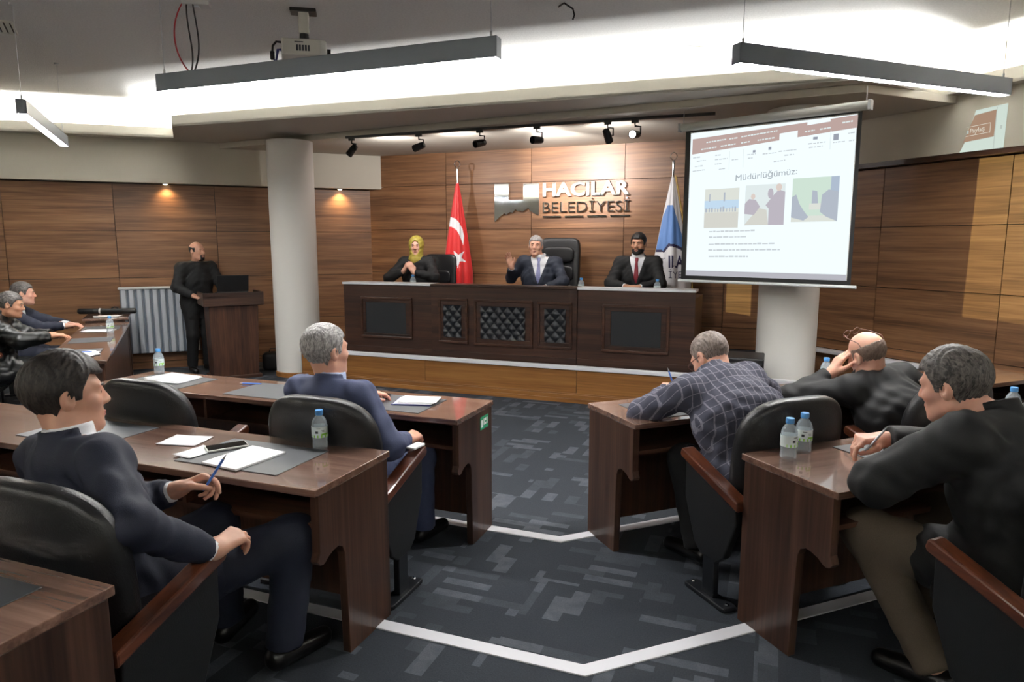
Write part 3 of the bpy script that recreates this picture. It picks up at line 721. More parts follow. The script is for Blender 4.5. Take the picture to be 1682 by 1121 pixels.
# ------------------------------------------------------------------ flags
def inpoly(x, y, P):
    c = False; j = len(P)-1
    for i in range(len(P)):
        if (P[i][1] > y) != (P[j][1] > y) and x < (P[j][0]-P[i][0])*(y-P[i][1])/(P[j][1]-P[i][1])+P[i][0]: c = not c
        j = i
    return c
def flag(a, b, label, ztop, zbot, rad, mats, picker, fin_z, lean=0.0, seed=0):
    o = root('flag', W(RA, a, b, .366), 0, label, 'flag')
    z0 = .366
    ob('pole', G().lathe([(.014, 0), (.014, fin_z-.12-z0)], 14), 'chrome', parent=o, smooth=True)
    ob('stand', G().lathe([(.17, 0), (.17, .02), (.05, .05), (.02, .08)], 24), 'chrome', parent=o, smooth=True)
    fi = ob('finial', G().lathe([(.018, fin_z-.13-z0), (.02, fin_z-.11-z0), (.010, fin_z-.085-z0)], 14), 'chrome', parent=o, smooth=True)
    ring = [(.036*math.sin(t), 0, fin_z-.045-z0-.042*math.cos(t)) for t in [R(18+k*324/20) for k in range(21)]]
    ob('crescent_ring', G().tube(ring, .006, 8), 'chrome', parent=fi, smooth=True)
    NT, NZ = 200, 190; rows = []
    def surf(th, t):
        r = rad(t)*(1+.07*math.sin(6*th+1.2*t+seed)+.035*math.sin(11*th-2*t+seed*2))
        return r*math.sin(th)+lean*t, -r*math.cos(th)*.8
    for j in range(NZ+1):
        t = j/NZ; z = ztop+(zbot-ztop)*t
        rows.append([(*surf(2*math.pi*i/NT, t), z-z0) for i in range(NT+1)])
    g = G().sheet(rows)
    k = 0
    for j in range(NZ):
        for i in range(NT):
            p, q = rows[j][i], rows[j+1][i+1]; x, z = (p[0]+q[0])/2, (p[2]+q[2])/2+z0
            g.m[k] = picker(x, z) if (p[1] < 0) else 0; k += 1
    c = ob('cloth', g, mats, parent=o, smooth='all')
    return o, surf, z0
px = 9.28/1121
cresc = [((x-749)*px, 1.835-(y-375)*px) for x, y in [(731, 356), (738, 357), (746, 360), (752, 366), (757, 376), (759.5, 388), (758, 402), (755.5, 394), (752, 385), (748, 378), (742, 373.5), (736, 372), (730, 372)]]
tips = [(743, 410), (759.5, 410.7), (762.8, 427.8), (749.4, 437.5), (736.5, 425.7)]
cx, cy = 750.2, 422.3; star = []
tips = sorted(tips, key=lambda p: math.atan2(p[1]-cy, p[0]-cx))
for k in range(5):
    p, q = tips[k], tips[(k+1) % 5]; star += [p, (cx+((p[0]+q[0])/2-cx)*.46, cy+((p[1]+q[1])/2-cy)*.46)]
star = [((x-749)*px, 1.835-(y-375)*px) for x, y in star]
flag(-3.945, 8.28, 'red flag with white crescent and star draped on a pole behind the desk', 2.44, .62, lambda t: .012+.17*min(1, t*1.55)**.9+.03*t, ['red', 'flagwhite'],
     lambda x, z: 1 if (inpoly(x, z, cresc) or inpoly(x, z, star)) else 0, 2.71, -.02)
# white municipal flag: blue mountain, navy ridge line and lettering, gold fringe
fpx = 8.9/1121
def F(x, y): return ((x-1104)*fpx, 2.03-(y-340)*fpx)
blue = [F(*p) for p in [(1096, 334), (1103, 334), (1124, 397), (1118, 399), (1108, 394), (1098, 392), (1090, 401), (1080, 401), (1070, 404)]]
ridge = [F(*p) for p in [(1070, 401), (1080, 398), (1090, 399), (1097, 389), (1108, 391), (1118, 396), (1128, 395), (1128, 399), (1118, 400), (1108, 395.5), (1098, 393), (1091, 402.5), (1081, 402), (1070, 405)]]
ridge2 = [F(*p) for p in [(1076, 411), (1086, 412), (1094, 410), (1086, 414), (1078, 414)]]
def pick2(x, z):
    if inpoly(x, z, ridge) or inpoly(x, z, ridge2): return 2
    return 1 if inpoly(x, z, blue) else 0
fo, surf2, fz0 = flag(-1.16, 8.24, 'white municipal flag with a blue mountain and gold fringe behind the desk', 2.42, .62, lambda t: .012+.21*min(1, t*1.5)**.95+.03*t, ['flagwhite', 'flagblue', 'flagnavy'], pick2, 2.68, .0, 1.7)
def flag_text(body, x0, x1, z0, z1, off):
    me = fit_mesh(text_mesh(body, .1, 0, off), x0, x1, z0, z1)
    co = np.zeros(len(me.vertices)*3); me.vertices.foreach_get('co', co); co = co.reshape(-1, 3); out = []
    for x, z, _ in co:
        t = (2.42-z)/(2.42-.62); best = None
        for k in range(121):
            th = R(-90+1.5*k); sx, sy = surf2(th, t)
            if best is None or abs(sx-x) < best[0]: best = (abs(sx-x), sy)
        out.append((x, best[1]-.006, z-fz0))
    me.vertices.foreach_set('co', np.array(out).ravel()); me.update()
    ob('flag_lettering', me, 'flagnavy', parent=fo)
flag_text('ILAR', -.06, .20, 1.36, 1.50, .002); flag_text('İYESİ', -.06, .20, 1.24, 1.345, -.001)
fr = [];
for j in range(30):
    t = j/40; sx, sy = surf2(R(62), t); fr.append((sx+.012, sy-.01, 2.42-1.8*t-fz0))
ob('gold_fringe', G().tube(fr, [.006+.005*(k % 2) for k in range(30)], 6), 'gold', parent=fo, smooth=True)

# ------------------------------------------------------------------ radiator, lectern, bag, black box
o = root('panel_radiator', W(RB, -.93, 9.96), RB, 'grey-white panel radiator on the left wood wall', 'radiator')
ob('back_plate', G().box(-.45, .45, -.03, .04, .22, 1.06), 'greymetal', parent=o)
ob('top_grille', G().box(-.46, .46, -.085, .04, 1.06, 1.085), 'white', parent=o, bevel=.004)
for k in range(10):
    x = -.45+.09*k; ob('fin', G().prism([(x+.008, -.03), (x+.02, -.075), (x+.07, -.075), (x+.082, -.03)], .23, 1.055), 'radiator', parent=o, bevel=.004)
for s in (-1, 1): ob('wall_bracket', G().box(s*.3-.02, s*.3+.02, .03, .055, .3, .9), 'white', parent=o)
ob('valve_pipe', G().tube([(-.40, -.02, .24), (-.40, -.02, .1), (-.40, .05, .06)], .012, 8), 'white', parent=o)

LR = R(32)
lec = root('lectern', (-3.47, 8.38, 0), LR, 'dark walnut lectern with a tray top beside the standing man', 'lectern')
ob('body', G().add([(-.26, -.2, .03), (.26, -.2, .03), (.26, .16, .03), (-.26, .16, .03), (-.28, -.24, .90), (.28, -.24, .90), (.28, .16, .90), (-.28, .16, .90)], [(0, 3, 2, 1), (4, 5, 6, 7), (0, 1, 5, 4), (2, 3, 7, 6), (0, 4, 7, 3), (1, 2, 6, 5)]), 'darkwood_z', parent=lec, bevel=.006)
ob('plinth', G().box(-.29, .29, -.23, .19, 0, .04), 'darkwood', parent=lec, bevel=.005)
ob('tray', G().add([(-.34, -.29, .90), (.34, -.29, .90), (.34, .22, .90), (-.34, .22, .90), (-.34, -.29, 1.03), (.34, -.29, 1.03), (.34, .22, .96), (-.34, .22, .96)], [(0, 3, 2, 1), (4, 5, 6, 7), (0, 1, 5, 4), (2, 3, 7, 6), (0, 4, 7, 3), (1, 2, 6, 5)]), 'darkwood', parent=lec, bevel=.006)
ob('tray_lip', G().box(-.34, -.32, -.29, .22, 1.0, 1.055).box(.32, .34, -.29, .22, 1.0, 1.055).box(-.34, .34, -.29, -.27, 1.0, 1.06), 'darkwood', parent=lec, bevel=.004)
lp = root('laptop', (-3.47, 8.38, 1.03), LR, 'open black laptop on the lectern', 'laptop')
M = Matrix.Translation((.02, -.0, 0)) @ Matrix.Rotation(R(-8), 4, 'X')
ob('keyboard_base', G().box(-.18, .18, -.12, .12, .0, .018).xf(M), 'black', parent=lp, bevel=.003)
ob('lid', G().box(-.18, .18, -.006, .006, 0, .2).xf(Matrix.Translation((.02, -.125, .035)) @ Matrix.Rotation(R(14), 4, 'X')), 'black', parent=lp, bevel=.003)
o = root('equipment_bag', (-3.10, 8.80, 0), R(10), 'black bag on the floor between lectern and pillar', 'bag')
ob('bag_body', superball((0, 0, .12), (.15, .1, .12), .4, .4), 'black', parent=o, smooth='all')
ob('handle', G().tube([(-.07, 0, .23), (-.05, 0, .28), (.05, 0, .28), (.07, 0, .23)], .008, 8), 'black', parent=o, smooth=True)
o = root('speaker_cabinet', W(RA, -.33, 6.32), RA, 'black loudspeaker box on the floor before the right pillar', 'loudspeaker')
ob('cabinet', G().box(-.26, .28, -.2, .2, 0, .66), 'black', parent=o, bevel=.012); ob('grille', G().box(-.24, .26, -.212, -.2, .04, .62), 'vinylpad', parent=o, bevel=.004)
for s in (-1, 1): ob('side_handle', G().box(.01+s*.272-.008, .01+s*.272+.008, -.06, .06, .4, .46), 'greymetal', parent=o)
# ------------------------------------------------------------------ projection screen
SCR = (2.2, 6.105)
sc = root('projection_screen', (SCR[0], SCR[1], 0), R(-42), 'roll-down projection screen showing a slide, hung before the right pillar', 'projection screen')
ob('roller_case', G().tube([(-.815, 0, 2.715), (-.80, 0, 2.715), (.80, 0, 2.715), (.815, 0, 2.715)], [.03, .038, .038, .03], 18), 'offwhite', parent=sc, smooth=True)
for s in (-1, 1):
    ob('hanger', G().tube([(s*.79, 0, 2.75), (s*.79, 0, 2.862)], .004, 6), 'alu', parent=sc); ob('end_cap', G().box(s*.82-.012, s*.82+.012, -.035, .035, 2.675, 2.755), 'white', parent=sc, bevel=.004)
fab = ob('black_border', G().box(-.765, .765, .002, .004, 1.30, 2.70), 'black', parent=sc)
MT['slide'] = emit('slide_white', (.87, .965, 1.0, 1), 1.06, True); MT['slide_grey'] = emit('slide_lower_grey', (.50, .50, .55, 1), .95, True)
ob('white_fabric', G().box(-.715, .735, -.001, .002, 1.335, 2.665), 'offwhite', parent=sc)
ob('slide_area', G().box(-.71, .73, -.002, -.001, 1.385, 2.655), 'slide', parent=sc)
ob('lower_margin', G().box(-.71, .73, -.002, -.001, 1.336, 1.384), 'slide_grey', parent=sc)
ob('bottom_bar', G().tube([(-.79, 0, 1.285), (.81, 0, 1.285)], .014, 10), 'white', parent=sc, smooth=True)
def E_(nm, r, g, b): MT[nm] = emit(nm, rgb(r, g, b), 1.0, True)
E_('slide_band', 190, 166, 160); E_('slide_text', 204, 210, 214); E_('slide_pale', 226, 236, 236); E_('slide_cream', 222, 226, 218); E_('slide_sky', 196, 220, 240)
E_('slide_tan', 214, 214, 206); E_('slide_green', 208, 228, 214); E_('slide_mauve', 190, 184, 194); E_('slide_slate', 180, 188, 200); E_('slide_title', 164, 172, 178); E_('slide_bluegrey', 176, 190, 208); E_('slide_skin', 222, 208, 200); E_('slide_dark', 156, 162, 174)
zf = [0.0]
def flat(name, polys, mat, y=-.003, parent=None):
    g = G()
    for P in polys: g.prism(ccw(P), y-.0006, y, 'y')
    return ob(name, g, mat, parent=parent or sc)
def q4(x0, x1, z0, z1, s=0.0): return [(x0, z0), (x1, z0+s*(x1-x0)), (x1, z1+s*(x1-x0)), (x0, z1)]
flat('ribbon_band', [[(-.69, 2.462), (.735, 2.552), (.735, 2.65), (-.69, 2.60)]], 'slide_band')
flat('ribbon_tab', [[(.12, 2.505), (.272, 2.515), (.272, 2.578), (.12, 2.568)]], 'slide', -.0042)
flat('search_box', [[(.347, 2.612), (.53, 2.622), (.53, 2.65), (.347, 2.645)]], 'slide', -.0042)
rnd = random.Random(3)
marks = []
for x0, x1, z in ((-.55, -.36, 2.552), (-.33, -.25, 2.562), (-.22, .10, 2.570), (-.60, -.45, 2.494), (-.41, -.27, 2.506), (-.22, -.14, 2.517), (-.07, .08, 2.525), (.33, .41, 2.556), (.45, .54, 2.563), (.62, .70, 2.596)):
    x = x0
    while x < x1:
        w = rnd.uniform(.012, .03); marks.append(q4(x, min(x+w, x1), z+(x-x0)*.06, z+.011+(x-x0)*.06, .06)); x += w+.006
flat('ribbon_words', marks, 'slide_pale', -.0042)
marks = []
def word_row(x0, x1, z, h, sl=.03, lo=.01, hi=.035):
    x = x0
    while x < x1:
        w = min(rnd.uniform(lo, hi), x1-x); hh = h*rnd.uniform(.7, 1.1)
        marks.append(q4(x, x+w, z+(x-x0)*sl, z+hh+(x-x0)*sl, sl)); x += w+rnd.uniform(.004, .009)
for x0, x1, z in ((-.68, -.60, 2.425), (-.64, -.55, 2.392), (-.66, -.58, 2.345), (-.68, -.56, 2.305), (-.46, -.40, 2.43), (-.46, -.34, 2.392), (-.46, -.39, 2.352), (-.42, -.36, 2.305),
                  (-.30, -.24, 2.378), (-.16, -.08, 2.412), (-.15, -.10, 2.380), (-.02, .10, 2.405), (.12, .27, 2.415), (.17, .25, 2.378), (.08, .18, 2.335), (.36, .50, 2.455), (.37, .48, 2.425), (.56, .65, 2.448), (.67, .72, 2.51), (.68, .72, 2.45)):
    word_row(x0, x1, z, .010)
flat('ribbon_labels', marks, 'slide_text'); marks = []
flat('ribbon_icons', [q4(-.108, -.085, 2.43, 2.45), q4(.40, .435, 2.49, 2.512), q4(.56, .60, 2.47, 2.52), q4(.03, .055, 2.44, 2.465)], 'slide_dark', -.0035)
for x_, z0_, z1_ in ((-.325, 2.30, 2.46), (-.195, 2.31, 2.47), (.535, 2.40, 2.55)): flat('ribbon_rule', [q4(x_, x_+.005, z0_, z1_)], 'slide_pale', -.0035)
def words(body, x0, x1, z0, z1, mat, y=-.0036, parent=None, nm='slide_title_text', off=0.0):
    me = fit_mesh(text_mesh(body, .1, 0, off), x0, x1, z0, z1)
    co = np.zeros(len(me.vertices)*3); me.vertices.foreach_get('co', co); co = co.reshape(-1, 3)
    co = np.stack([co[:, 0], np.full(len(co), y), co[:, 1]+.05*(co[:, 0]-x0)], 1); me.vertices.foreach_set('co', co.ravel()); me.update()
    return ob(nm, me, mat, parent=parent or sc)
words('Müdürlüğümüz:', -.255, .285, 2.178, 2.252, 'slide_title')
for x0, x1, z in ((-.49, -.05, 1.742), (-.49, -.13, 1.69), (-.49, .13, 1.626), (-.49, .175, 1.572), (-.485, -.105, 1.512)): word_row(x0, x1, z, .014, .012, .02, .06)
flat('slide_body_lines', marks, 'slide_text')
# the three photographs of the slide
def ell(cx, cz, rx, rz, n=12): return [(cx+rx*math.cos(2*math.pi*k/n), cz+rz*math.sin(2*math.pi*k/n)) for k in range(n)]
p = flat('slide_photo', [q4(-.545, -.215, 1.78, 2.135)], 'slide_cream')
flat('photo_sky', [q4(-.545, -.215, 1.955, 2.03)], 'slide_sky', -.0042, p); flat('photo_ground', [q4(-.545, -.215, 1.78, 1.92)], 'slide_tan', -.0042, p)
flat('photo_figures', [q4(-.53+.028*k+rnd.uniform(-.006, .006), -.518+.028*k, 1.925, 1.955+rnd.uniform(0, .02)) for k in range(11)]+[q4(-.50, -.49, 2.02, 2.09), q4(-.36, -.345, 2.02, 2.10)], 'slide_slate', -.0046, p)
p = flat('slide_photo', [q4(-.158, .195, 1.80, 2.15)], 'slide_pale')
flat('photo_table', [[(-.158, 1.80), (.06, 1.80), (.04, 1.93), (-.03, 1.95)]], 'slide_tan', -.0042, p)
flat('photo_figures', [[(-.158, 1.90), (-.158, 1.99), (-.12, 2.03), (-.06, 2.02), (-.02, 1.96), (-.07, 1.89)], [(.06, 1.80), (.195, 1.80), (.195, 2.08), (.14, 2.10), (.10, 2.06), (.03, 1.97), (.06, 1.94)], ell(.07, 2.07, .025, .045)], 'slide_mauve', -.0046, p)
flat('photo_faces', [ell(.14, 2.12, .026, .032), ell(-.085, 2.05, .02, .025)], 'slide_skin', -.005, p)
p = flat('slide_photo', [q4(.255, .63, 1.82, 2.185)], 'slide_green')
flat('photo_floor', [q4(.255, .63, 1.82, 1.87), q4(.40, .50, 1.92, 1.97)], 'slide_cream', -.0042, p)
flat('photo_figures', [[(.255, 1.86), (.255, 2.03), (.29, 2.05), (.32, 1.97), (.36, 1.91), (.40, 1.86), (.36, 1.83)], [(.49, 1.90), (.54, 1.86), (.63, 1.82), (.63, 2.06), (.55, 2.08), (.50, 2.04)], [(.42, 1.97), (.47, 1.97), (.46, 2.07), (.42, 2.08)]], 'slide_slate', -.0046, p)
flat('photo_wall_poster', [q4(.565, .63, 2.05, 2.185)], 'slide_bluegrey', -.0044, p)

# overshoot of the same picture on the wall beside the screen: its light painted as glowing flats on the plaster
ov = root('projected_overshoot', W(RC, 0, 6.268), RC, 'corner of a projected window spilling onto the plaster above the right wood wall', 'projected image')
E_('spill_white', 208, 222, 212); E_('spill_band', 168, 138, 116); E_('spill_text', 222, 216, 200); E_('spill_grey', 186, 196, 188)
def quad_px(P): return P
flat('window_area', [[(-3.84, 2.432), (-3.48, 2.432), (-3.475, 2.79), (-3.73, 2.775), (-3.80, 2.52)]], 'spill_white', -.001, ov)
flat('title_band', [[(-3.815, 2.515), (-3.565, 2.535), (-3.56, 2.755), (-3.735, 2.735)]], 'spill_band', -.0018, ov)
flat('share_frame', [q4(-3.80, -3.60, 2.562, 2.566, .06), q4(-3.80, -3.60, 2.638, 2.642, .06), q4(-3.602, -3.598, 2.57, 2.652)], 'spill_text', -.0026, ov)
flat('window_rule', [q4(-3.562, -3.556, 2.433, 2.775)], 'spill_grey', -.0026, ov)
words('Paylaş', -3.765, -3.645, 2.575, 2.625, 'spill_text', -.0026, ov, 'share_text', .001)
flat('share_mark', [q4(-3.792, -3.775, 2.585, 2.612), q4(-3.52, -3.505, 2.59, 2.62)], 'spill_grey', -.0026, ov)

# ------------------------------------------------------------------ ceiling projector
PJ = (-1.50, 5.19)
pj = root('ceiling_projector', (PJ[0], PJ[1], 0), R(12), 'white projector on a square ceiling pole behind the pendant light', 'projector')
ob('ceiling_plate', G().box(-.09, .09, -.06, .06, 3.275, 3.3), 'black', parent=pj, bevel=.004)
ob('mount_pole', G().box(-.036, .036, -.036, .036, 3.135, 3.28), 'offwhite', parent=pj, bevel=.004)
ob('swivel_joint', G().lathe([(.03, 3.08), (.035, 3.095), (.03, 3.137)], 14), 'black', parent=pj, smooth=True)
bd = ob('projector_body', G().prism([(-.15, -.12), (.12, -.12), (.155, -.09), (.155, .12), (-.15, .12)], 2.96, 3.075), 'offwhite', parent=pj, bevel=.01)
for k in range(5): ob('vent_slot', G().box(-.05+.02*k, -.037+.02*k, -.1215, -.119, 2.99, 3.03), 'ink', parent=bd)
ob('model_print', G().box(-.06, .0, -.1212, -.12, 3.047, 3.053), 'ink', parent=bd)
ob('rear_panel', G().box(-.152, -.149, -.1, .1, 2.9, 3.06), 'offwhite', parent=bd)
for k, y in enumerate((-.08, -.045, .0, .05)): ob('port', G().box(-.1535, -.151, y-.012, y+.012, 2.99, 3.01), 'ink', parent=bd)
ob('lens_ring', G().tube([(.15, .04, 3.02), (.18, .04, 3.018)], .032, 18), 'black', parent=bd)
ob('adjust_foot', G().lathe([(.012, 2.95), (.012, 2.961)], 10, (.1, -.08, 0)), 'black', parent=bd)
ob('power_plug', G().box(-.235, -.205, -.06, -.03, 2.935, 2.995), 'black', parent=pj, bevel=.006)
ob('cable_loop', G().tube([(-.15, -.04, 3.06), (-.19, -.05, 3.06), (-.215, -.05, 3.03), (-.22, -.045, 2.985)], .008, 8), 'black', parent=pj, smooth=True)
ob('video_plug', G().tube([(-.15, -.07, 3.), (-.18, -.07, 3.), (-.2, -.06, 2.9), (-.21, -.05, 2.945)], [.011, .011, .006, .006], 8), 'bluebook', parent=pj, smooth=True)
def gobo(name, src, patch, power, color):
    """one stray part of the projector picture, bounded by a rectangle (four corners on a wall)"""
    cen = sum((Vector(p) for p in patch), Vector())/len(patch)
    o = light(name, 'SPOT', src, power, None, color, cen, spot_size=R(50), spot_blend=0, shadow_soft_size=.004)
    m = o.rotation_euler.to_matrix().transposed()
    xs, ys = [], []
    for p in patch:
        l = m @ (Vector(p)-Vector(src)); xs.append(l.x/-l.z); ys.append(l.y/-l.z)
    xs.sort(); ys.sort()
    X0, X1, Y0, Y1 = (xs[0]+xs[1])/2, (xs[2]+xs[3])/2, (ys[0]+ys[1])/2, ys[2]
    ld = o.data; ld.use_nodes = True; n = ld.node_tree.nodes; l = ld.node_tree.links
    em_ = n['Emission']; tc = n.new('ShaderNodeTexCoord'); sp = n.new('ShaderNodeSeparateXYZ'); l.new(tc.outputs['Normal'], sp.inputs[0])
    def mt(op, a, b):
        k = n.new('ShaderNodeMath'); k.operation = op
        for i, v in enumerate((a, b)):
            if isinstance(v, (int, float)): k.inputs[i].default_value = v
            else: l.new(v, k.inputs[i])
        return k.outputs[0]
    az = mt('ABSOLUTE', sp.outputs[2], 0); x = mt('DIVIDE', sp.outputs[0], az); y = mt('DIVIDE', sp.outputs[1], az)
    inx = mt('MULTIPLY', mt('GREATER_THAN', x, X0), mt('LESS_THAN', x, X1)); iny = mt('MULTIPLY', mt('GREATER_THAN', y, Y0), mt('LESS_THAN', y, Y1))
    l.new(mt('MULTIPLY', inx, iny), em_.inputs['Strength'])
    return o
pj2 = copy_tree(pj); pj2.location = (-1.45, 3.42, 0); pj2['label'] = 'second white projector on the ceiling, above the top edge of the view'
PJ = (-1.45, 3.42); pj = pj2
src = (PJ[0]+.2, PJ[1]+.07, 3.0)
g1 = gobo('projector_spill', src, [W(RC, -3.72, 6.36, .95), W(RC, -2.7, 6.36, .98), W(RC, -3.74, 6.36, 2.38), W(RC, -2.7, 6.36, 2.38)], 620, (1, .97, .46))
g2 = gobo('projector_spill', src, [W(RA, -.535, 8.6, .80), W(RA, -.25, 8.6, .80), W(RA, -.535, 8.6, 1.3), W(RA, -.25, 8.6, 1.3)], 560, (1, .97, .46))
for g_ in (g1, g2):
    mw = g_.matrix_basis.copy(); g_.parent = pj
    g_.matrix_parent_inverse = (Matrix.Translation((PJ[0], PJ[1], 0)) @ Matrix.Rotation(R(12), 4, 'Z')).inverted()

# cables and small ceiling fittings
def bez(p, n=14):
    out = []
    for i in range(n+1):
        t = i/n; a = [Vector(v) for v in p]
        while len(a) > 1: a = [a[k].lerp(a[k+1], t) for k in range(len(a)-1)]
        out.append(tuple(a[0]))
    return out
pe = (-1.93, 4.29, 2.652)
for nm, pts, mat, lb in (('power_cable', [(-2.27, 5.0, 3.3), (-2.36, 4.9, 3.08), (-2.15, 4.6, 2.80), pe], 'redcable', 'thin red cable looping from the ceiling to the pendant light'),
                         ('power_cable', [(-2.25, 5.0, 3.3), (-2.20, 4.85, 3.05), (-2.00, 4.55, 2.85), pe], 'black', 'left of the two black cables hanging from the ceiling to the pendant'),
                         ('power_cable', [(-2.21, 5.0, 3.3), (-2.12, 4.85, 3.05), (-1.96, 4.55, 2.85), (pe[0]+.02, pe[1]-.008, pe[2])], 'black', 'right of the two black cables hanging from the ceiling to the pendant')):
    ob(nm, G().tube(bez(pts), .005, 8), mat, smooth=True, label=lb, cat='cable')
ob('ceiling_junction_box', G().box(-.08, .1, -.05, .05, -.03, 0).box(-.03, .03, -.03, .03, -.045, -.03), 'white', loc=(-2.2, 5.02, 3.3), rz=R(10), bevel=.004, label='white junction box on the ceiling where the cables come out', cat='junction box')
ob('loose_cable', G().tube([(.33, 5.12, 3.3), (.36, 5.0, 3.285), (.42, 4.98, 3.24), (.43, 4.98, 3.20), (.42, 4.98, 3.17)], .006, 8), 'black', smooth=True, label='short black cable end hanging from the ceiling at the top', cat='cable')
for (x, y, rz, lb) in ((1.64, 6.2, R(10), 'ceiling vent with a dark slot near the projection screen'), (-2.93, 7.75, R(-20), 'ceiling vent above the left pillar'), (-3.95, 5.55, R(-60), 'ceiling vent at the top left corner')):
    o = root('ceiling_vent', (x, y, 3.3), rz, lb, 'vent', 'ceiling vents')
    ob('frame', G().box(-.18, .18, -.1, -.085, -.012, 0).box(-.18, .18, .085, .1, -.012, 0).box(-.18, -.165, -.085, .085, -.012, 0).box(.165, .18, -.085, .085, -.012, 0), 'offwhite', parent=o)
    ob('dark_opening', G().box(-.165, .165, -.085, .085, -.003, 0), 'gap', parent=o)
    for k in range(4): ob('slat', G().box(-.165, .165, -.075+.04*k, -.047+.04*k, -.01, -.004), 'offwhite', parent=o)
# ------------------------------------------------------------------ people: one continuous surface each, grown from a distance field
f32 = np.float32
def V3(*a): return np.array(a if len(a) == 3 else a[0], dtype=np.float64)
def unit(v): v = np.asarray(v, float); return v/(np.linalg.norm(v)+1e-9)
def smin(a, b, k):
    h = np.maximum(k-np.abs(a-b), 0)/k; return np.minimum(a, b)-h*h*(k*.25)
def smax(a, b, k): return -smin(-a, -b, k)
def d_caps(p, a, b, ra, rb):
    ba = (b-a).astype(f32); pa = p-a.astype(f32)
    t = np.clip((pa @ ba)/max(float(ba @ ba), 1e-9), 0, 1)
    return np.sqrt(((pa-t[..., None]*ba)**2).sum(-1))-(ra+(rb-ra)*t)
def d_ell(q, c, r):
    q = (q-np.array(c, f32)); r = np.array(r, f32)
    k0 = np.sqrt(((q/r)**2).sum(-1)); k1 = np.sqrt(((q/(r*r))**2).sum(-1))
    return k0*(k0-1)/np.maximum(k1, 1e-6)
class Prim:
    def __init__(s, fn, c, r, k=.03): s.fn = fn; s.c = np.array(c, float); s.r = r; s.k = k
def caps(a, b, ra, rb, k=.03, cut=None):
    a, b = V3(a), V3(b); c = (a+b)/2; r = np.linalg.norm(b-a)/2+max(ra, rb)
    if cut is None: return Prim(lambda p: d_caps(p, a, b, ra, rb), c, r, k)
    d = unit(b-a).astype(f32)
    return Prim(lambda p: np.maximum(d_caps(p, a, b, ra, rb), (p-b.astype(f32)) @ d-cut), c, r, k)
def ecaps(a, b, ra, rb, ax, sx, k=.04, ay=None, sy=1.0):
    a, b = V3(a), V3(b); ax = unit(ax); c = (a+b)/2; r = np.linalg.norm(b-a)/2+max(ra, rb)*max(sx, sy)
    def warp(v):
        v = v-np.multiply.outer(v @ ax.astype(f32), ax.astype(f32))*f32(1-1/sx)
        if ay is not None:
            yy = unit(ay).astype(f32); v = v-np.multiply.outer(v @ yy, yy)*f32(1-1/sy)
        return v
    B = warp((b-a).astype(f32)[None])[0].astype(float)
    return Prim(lambda p: d_caps(warp(p-a.astype(f32)), np.zeros(3), B, ra, rb), c, r, k)
def surface(prims, h, post=None, pad=.03):
    lo = np.min([p.c-p.r for p in prims], 0)-pad; hi = np.max([p.c+p.r for p in prims], 0)+pad
    B = 8; bs = B*h; n = np.ceil((hi-lo)/bs).astype(int)
    gi = np.stack(np.meshgrid(*[np.arange(k) for k in n], indexing='ij'), -1).reshape(-1, 3)
    cen = (lo+(gi+.5)*bs).astype(f32); diag = bs*.87
    def evalp(P, bc):
        D = np.full(P.shape[:-1], 9.0, f32)
        for pr in prims:
            ix = np.nonzero(((bc-pr.c.astype(f32))**2).sum(-1) < (pr.r+diag+pr.k+.02)**2)[0]
            if len(ix): D[ix] = smin(D[ix], pr.fn(P[ix]).astype(f32), f32(pr.k))
        if post is not None: D = post(P, D)
        return D
    Dc = evalp(cen[:, None, :], cen)[:, 0]
    keep = np.abs(Dc) < diag*1.25+.01
    gi = gi[keep]; cen = cen[keep]
    loc = np.stack(np.meshgrid(*[np.arange(B+1)]*3, indexing='ij'), -1).reshape(-1, 3)
    P = (lo+((gi[:, None, :]*B+loc[None])*h)).astype(f32)
    D = evalp(P, cen).reshape(-1, B+1, B+1, B+1)
    cs = [D[:, i:i+B, j:j+B, k:k+B] for i in (0, 1) for j in (0, 1) for k in (0, 1)]
    st = np.stack(cs, -1); neg = st < 0; s = neg.sum(-1); act = np.nonzero((s > 0) & (s < 8))
    val = st[act]; cell = gi[act[0]]*B+np.stack(act[1:], -1)
    off = np.array([(i, j, k) for i in (0, 1) for j in (0, 1) for k in (0, 1)], f32)
    acc = np.zeros((len(val), 3), f32); cnt = np.zeros(len(val), f32)
    for a in range(8):
        for b in range(a+1, 8):
            if np.abs(off[a]-off[b]).sum() != 1: continue
            m = (val[:, a] < 0) != (val[:, b] < 0)
            t = (val[m, a]/(val[m, a]-val[m, b]))[:, None]
            acc[m] += off[a]+(off[b]-off[a])*t; cnt[m] += 1
    verts = lo+(cell+acc/cnt[:, None])*h
    N = n*B+2
    key = (cell[:, 0].astype(np.int64)*N[1]+cell[:, 1])*N[2]+cell[:, 2]
    order = np.argsort(key); sk = key[order]
    def find(c):
        k = (c[:, 0].astype(np.int64)*N[1]+c[:, 1])*N[2]+c[:, 2]
        i = np.searchsorted(sk, k); i = np.minimum(i, len(sk)-1); ok = (sk[i] == k) & (c >= 0).all(1)
        return np.where(ok, order[i], -1)
    faces = []
    for ax, (corner, e1, e2) in enumerate(((4, (0, 1, 0), (0, 0, 1)), (2, (0, 0, 1), (1, 0, 0)), (1, (1, 0, 0), (0, 1, 0)))):
        m = (val[:, 0] < 0) != (val[:, corner] < 0); c = cell[m]; e1 = np.array(e1); e2 = np.array(e2)
        ids = np.stack([np.nonzero(m)[0], find(c-e1), find(c-e1-e2), find(c-e2)], 1)
        inside = val[m, 0] < 0; ids[~inside] = ids[~inside][:, ::-1]
        faces.append(ids[(ids >= 0).all(1)])
    return verts, np.concatenate(faces)
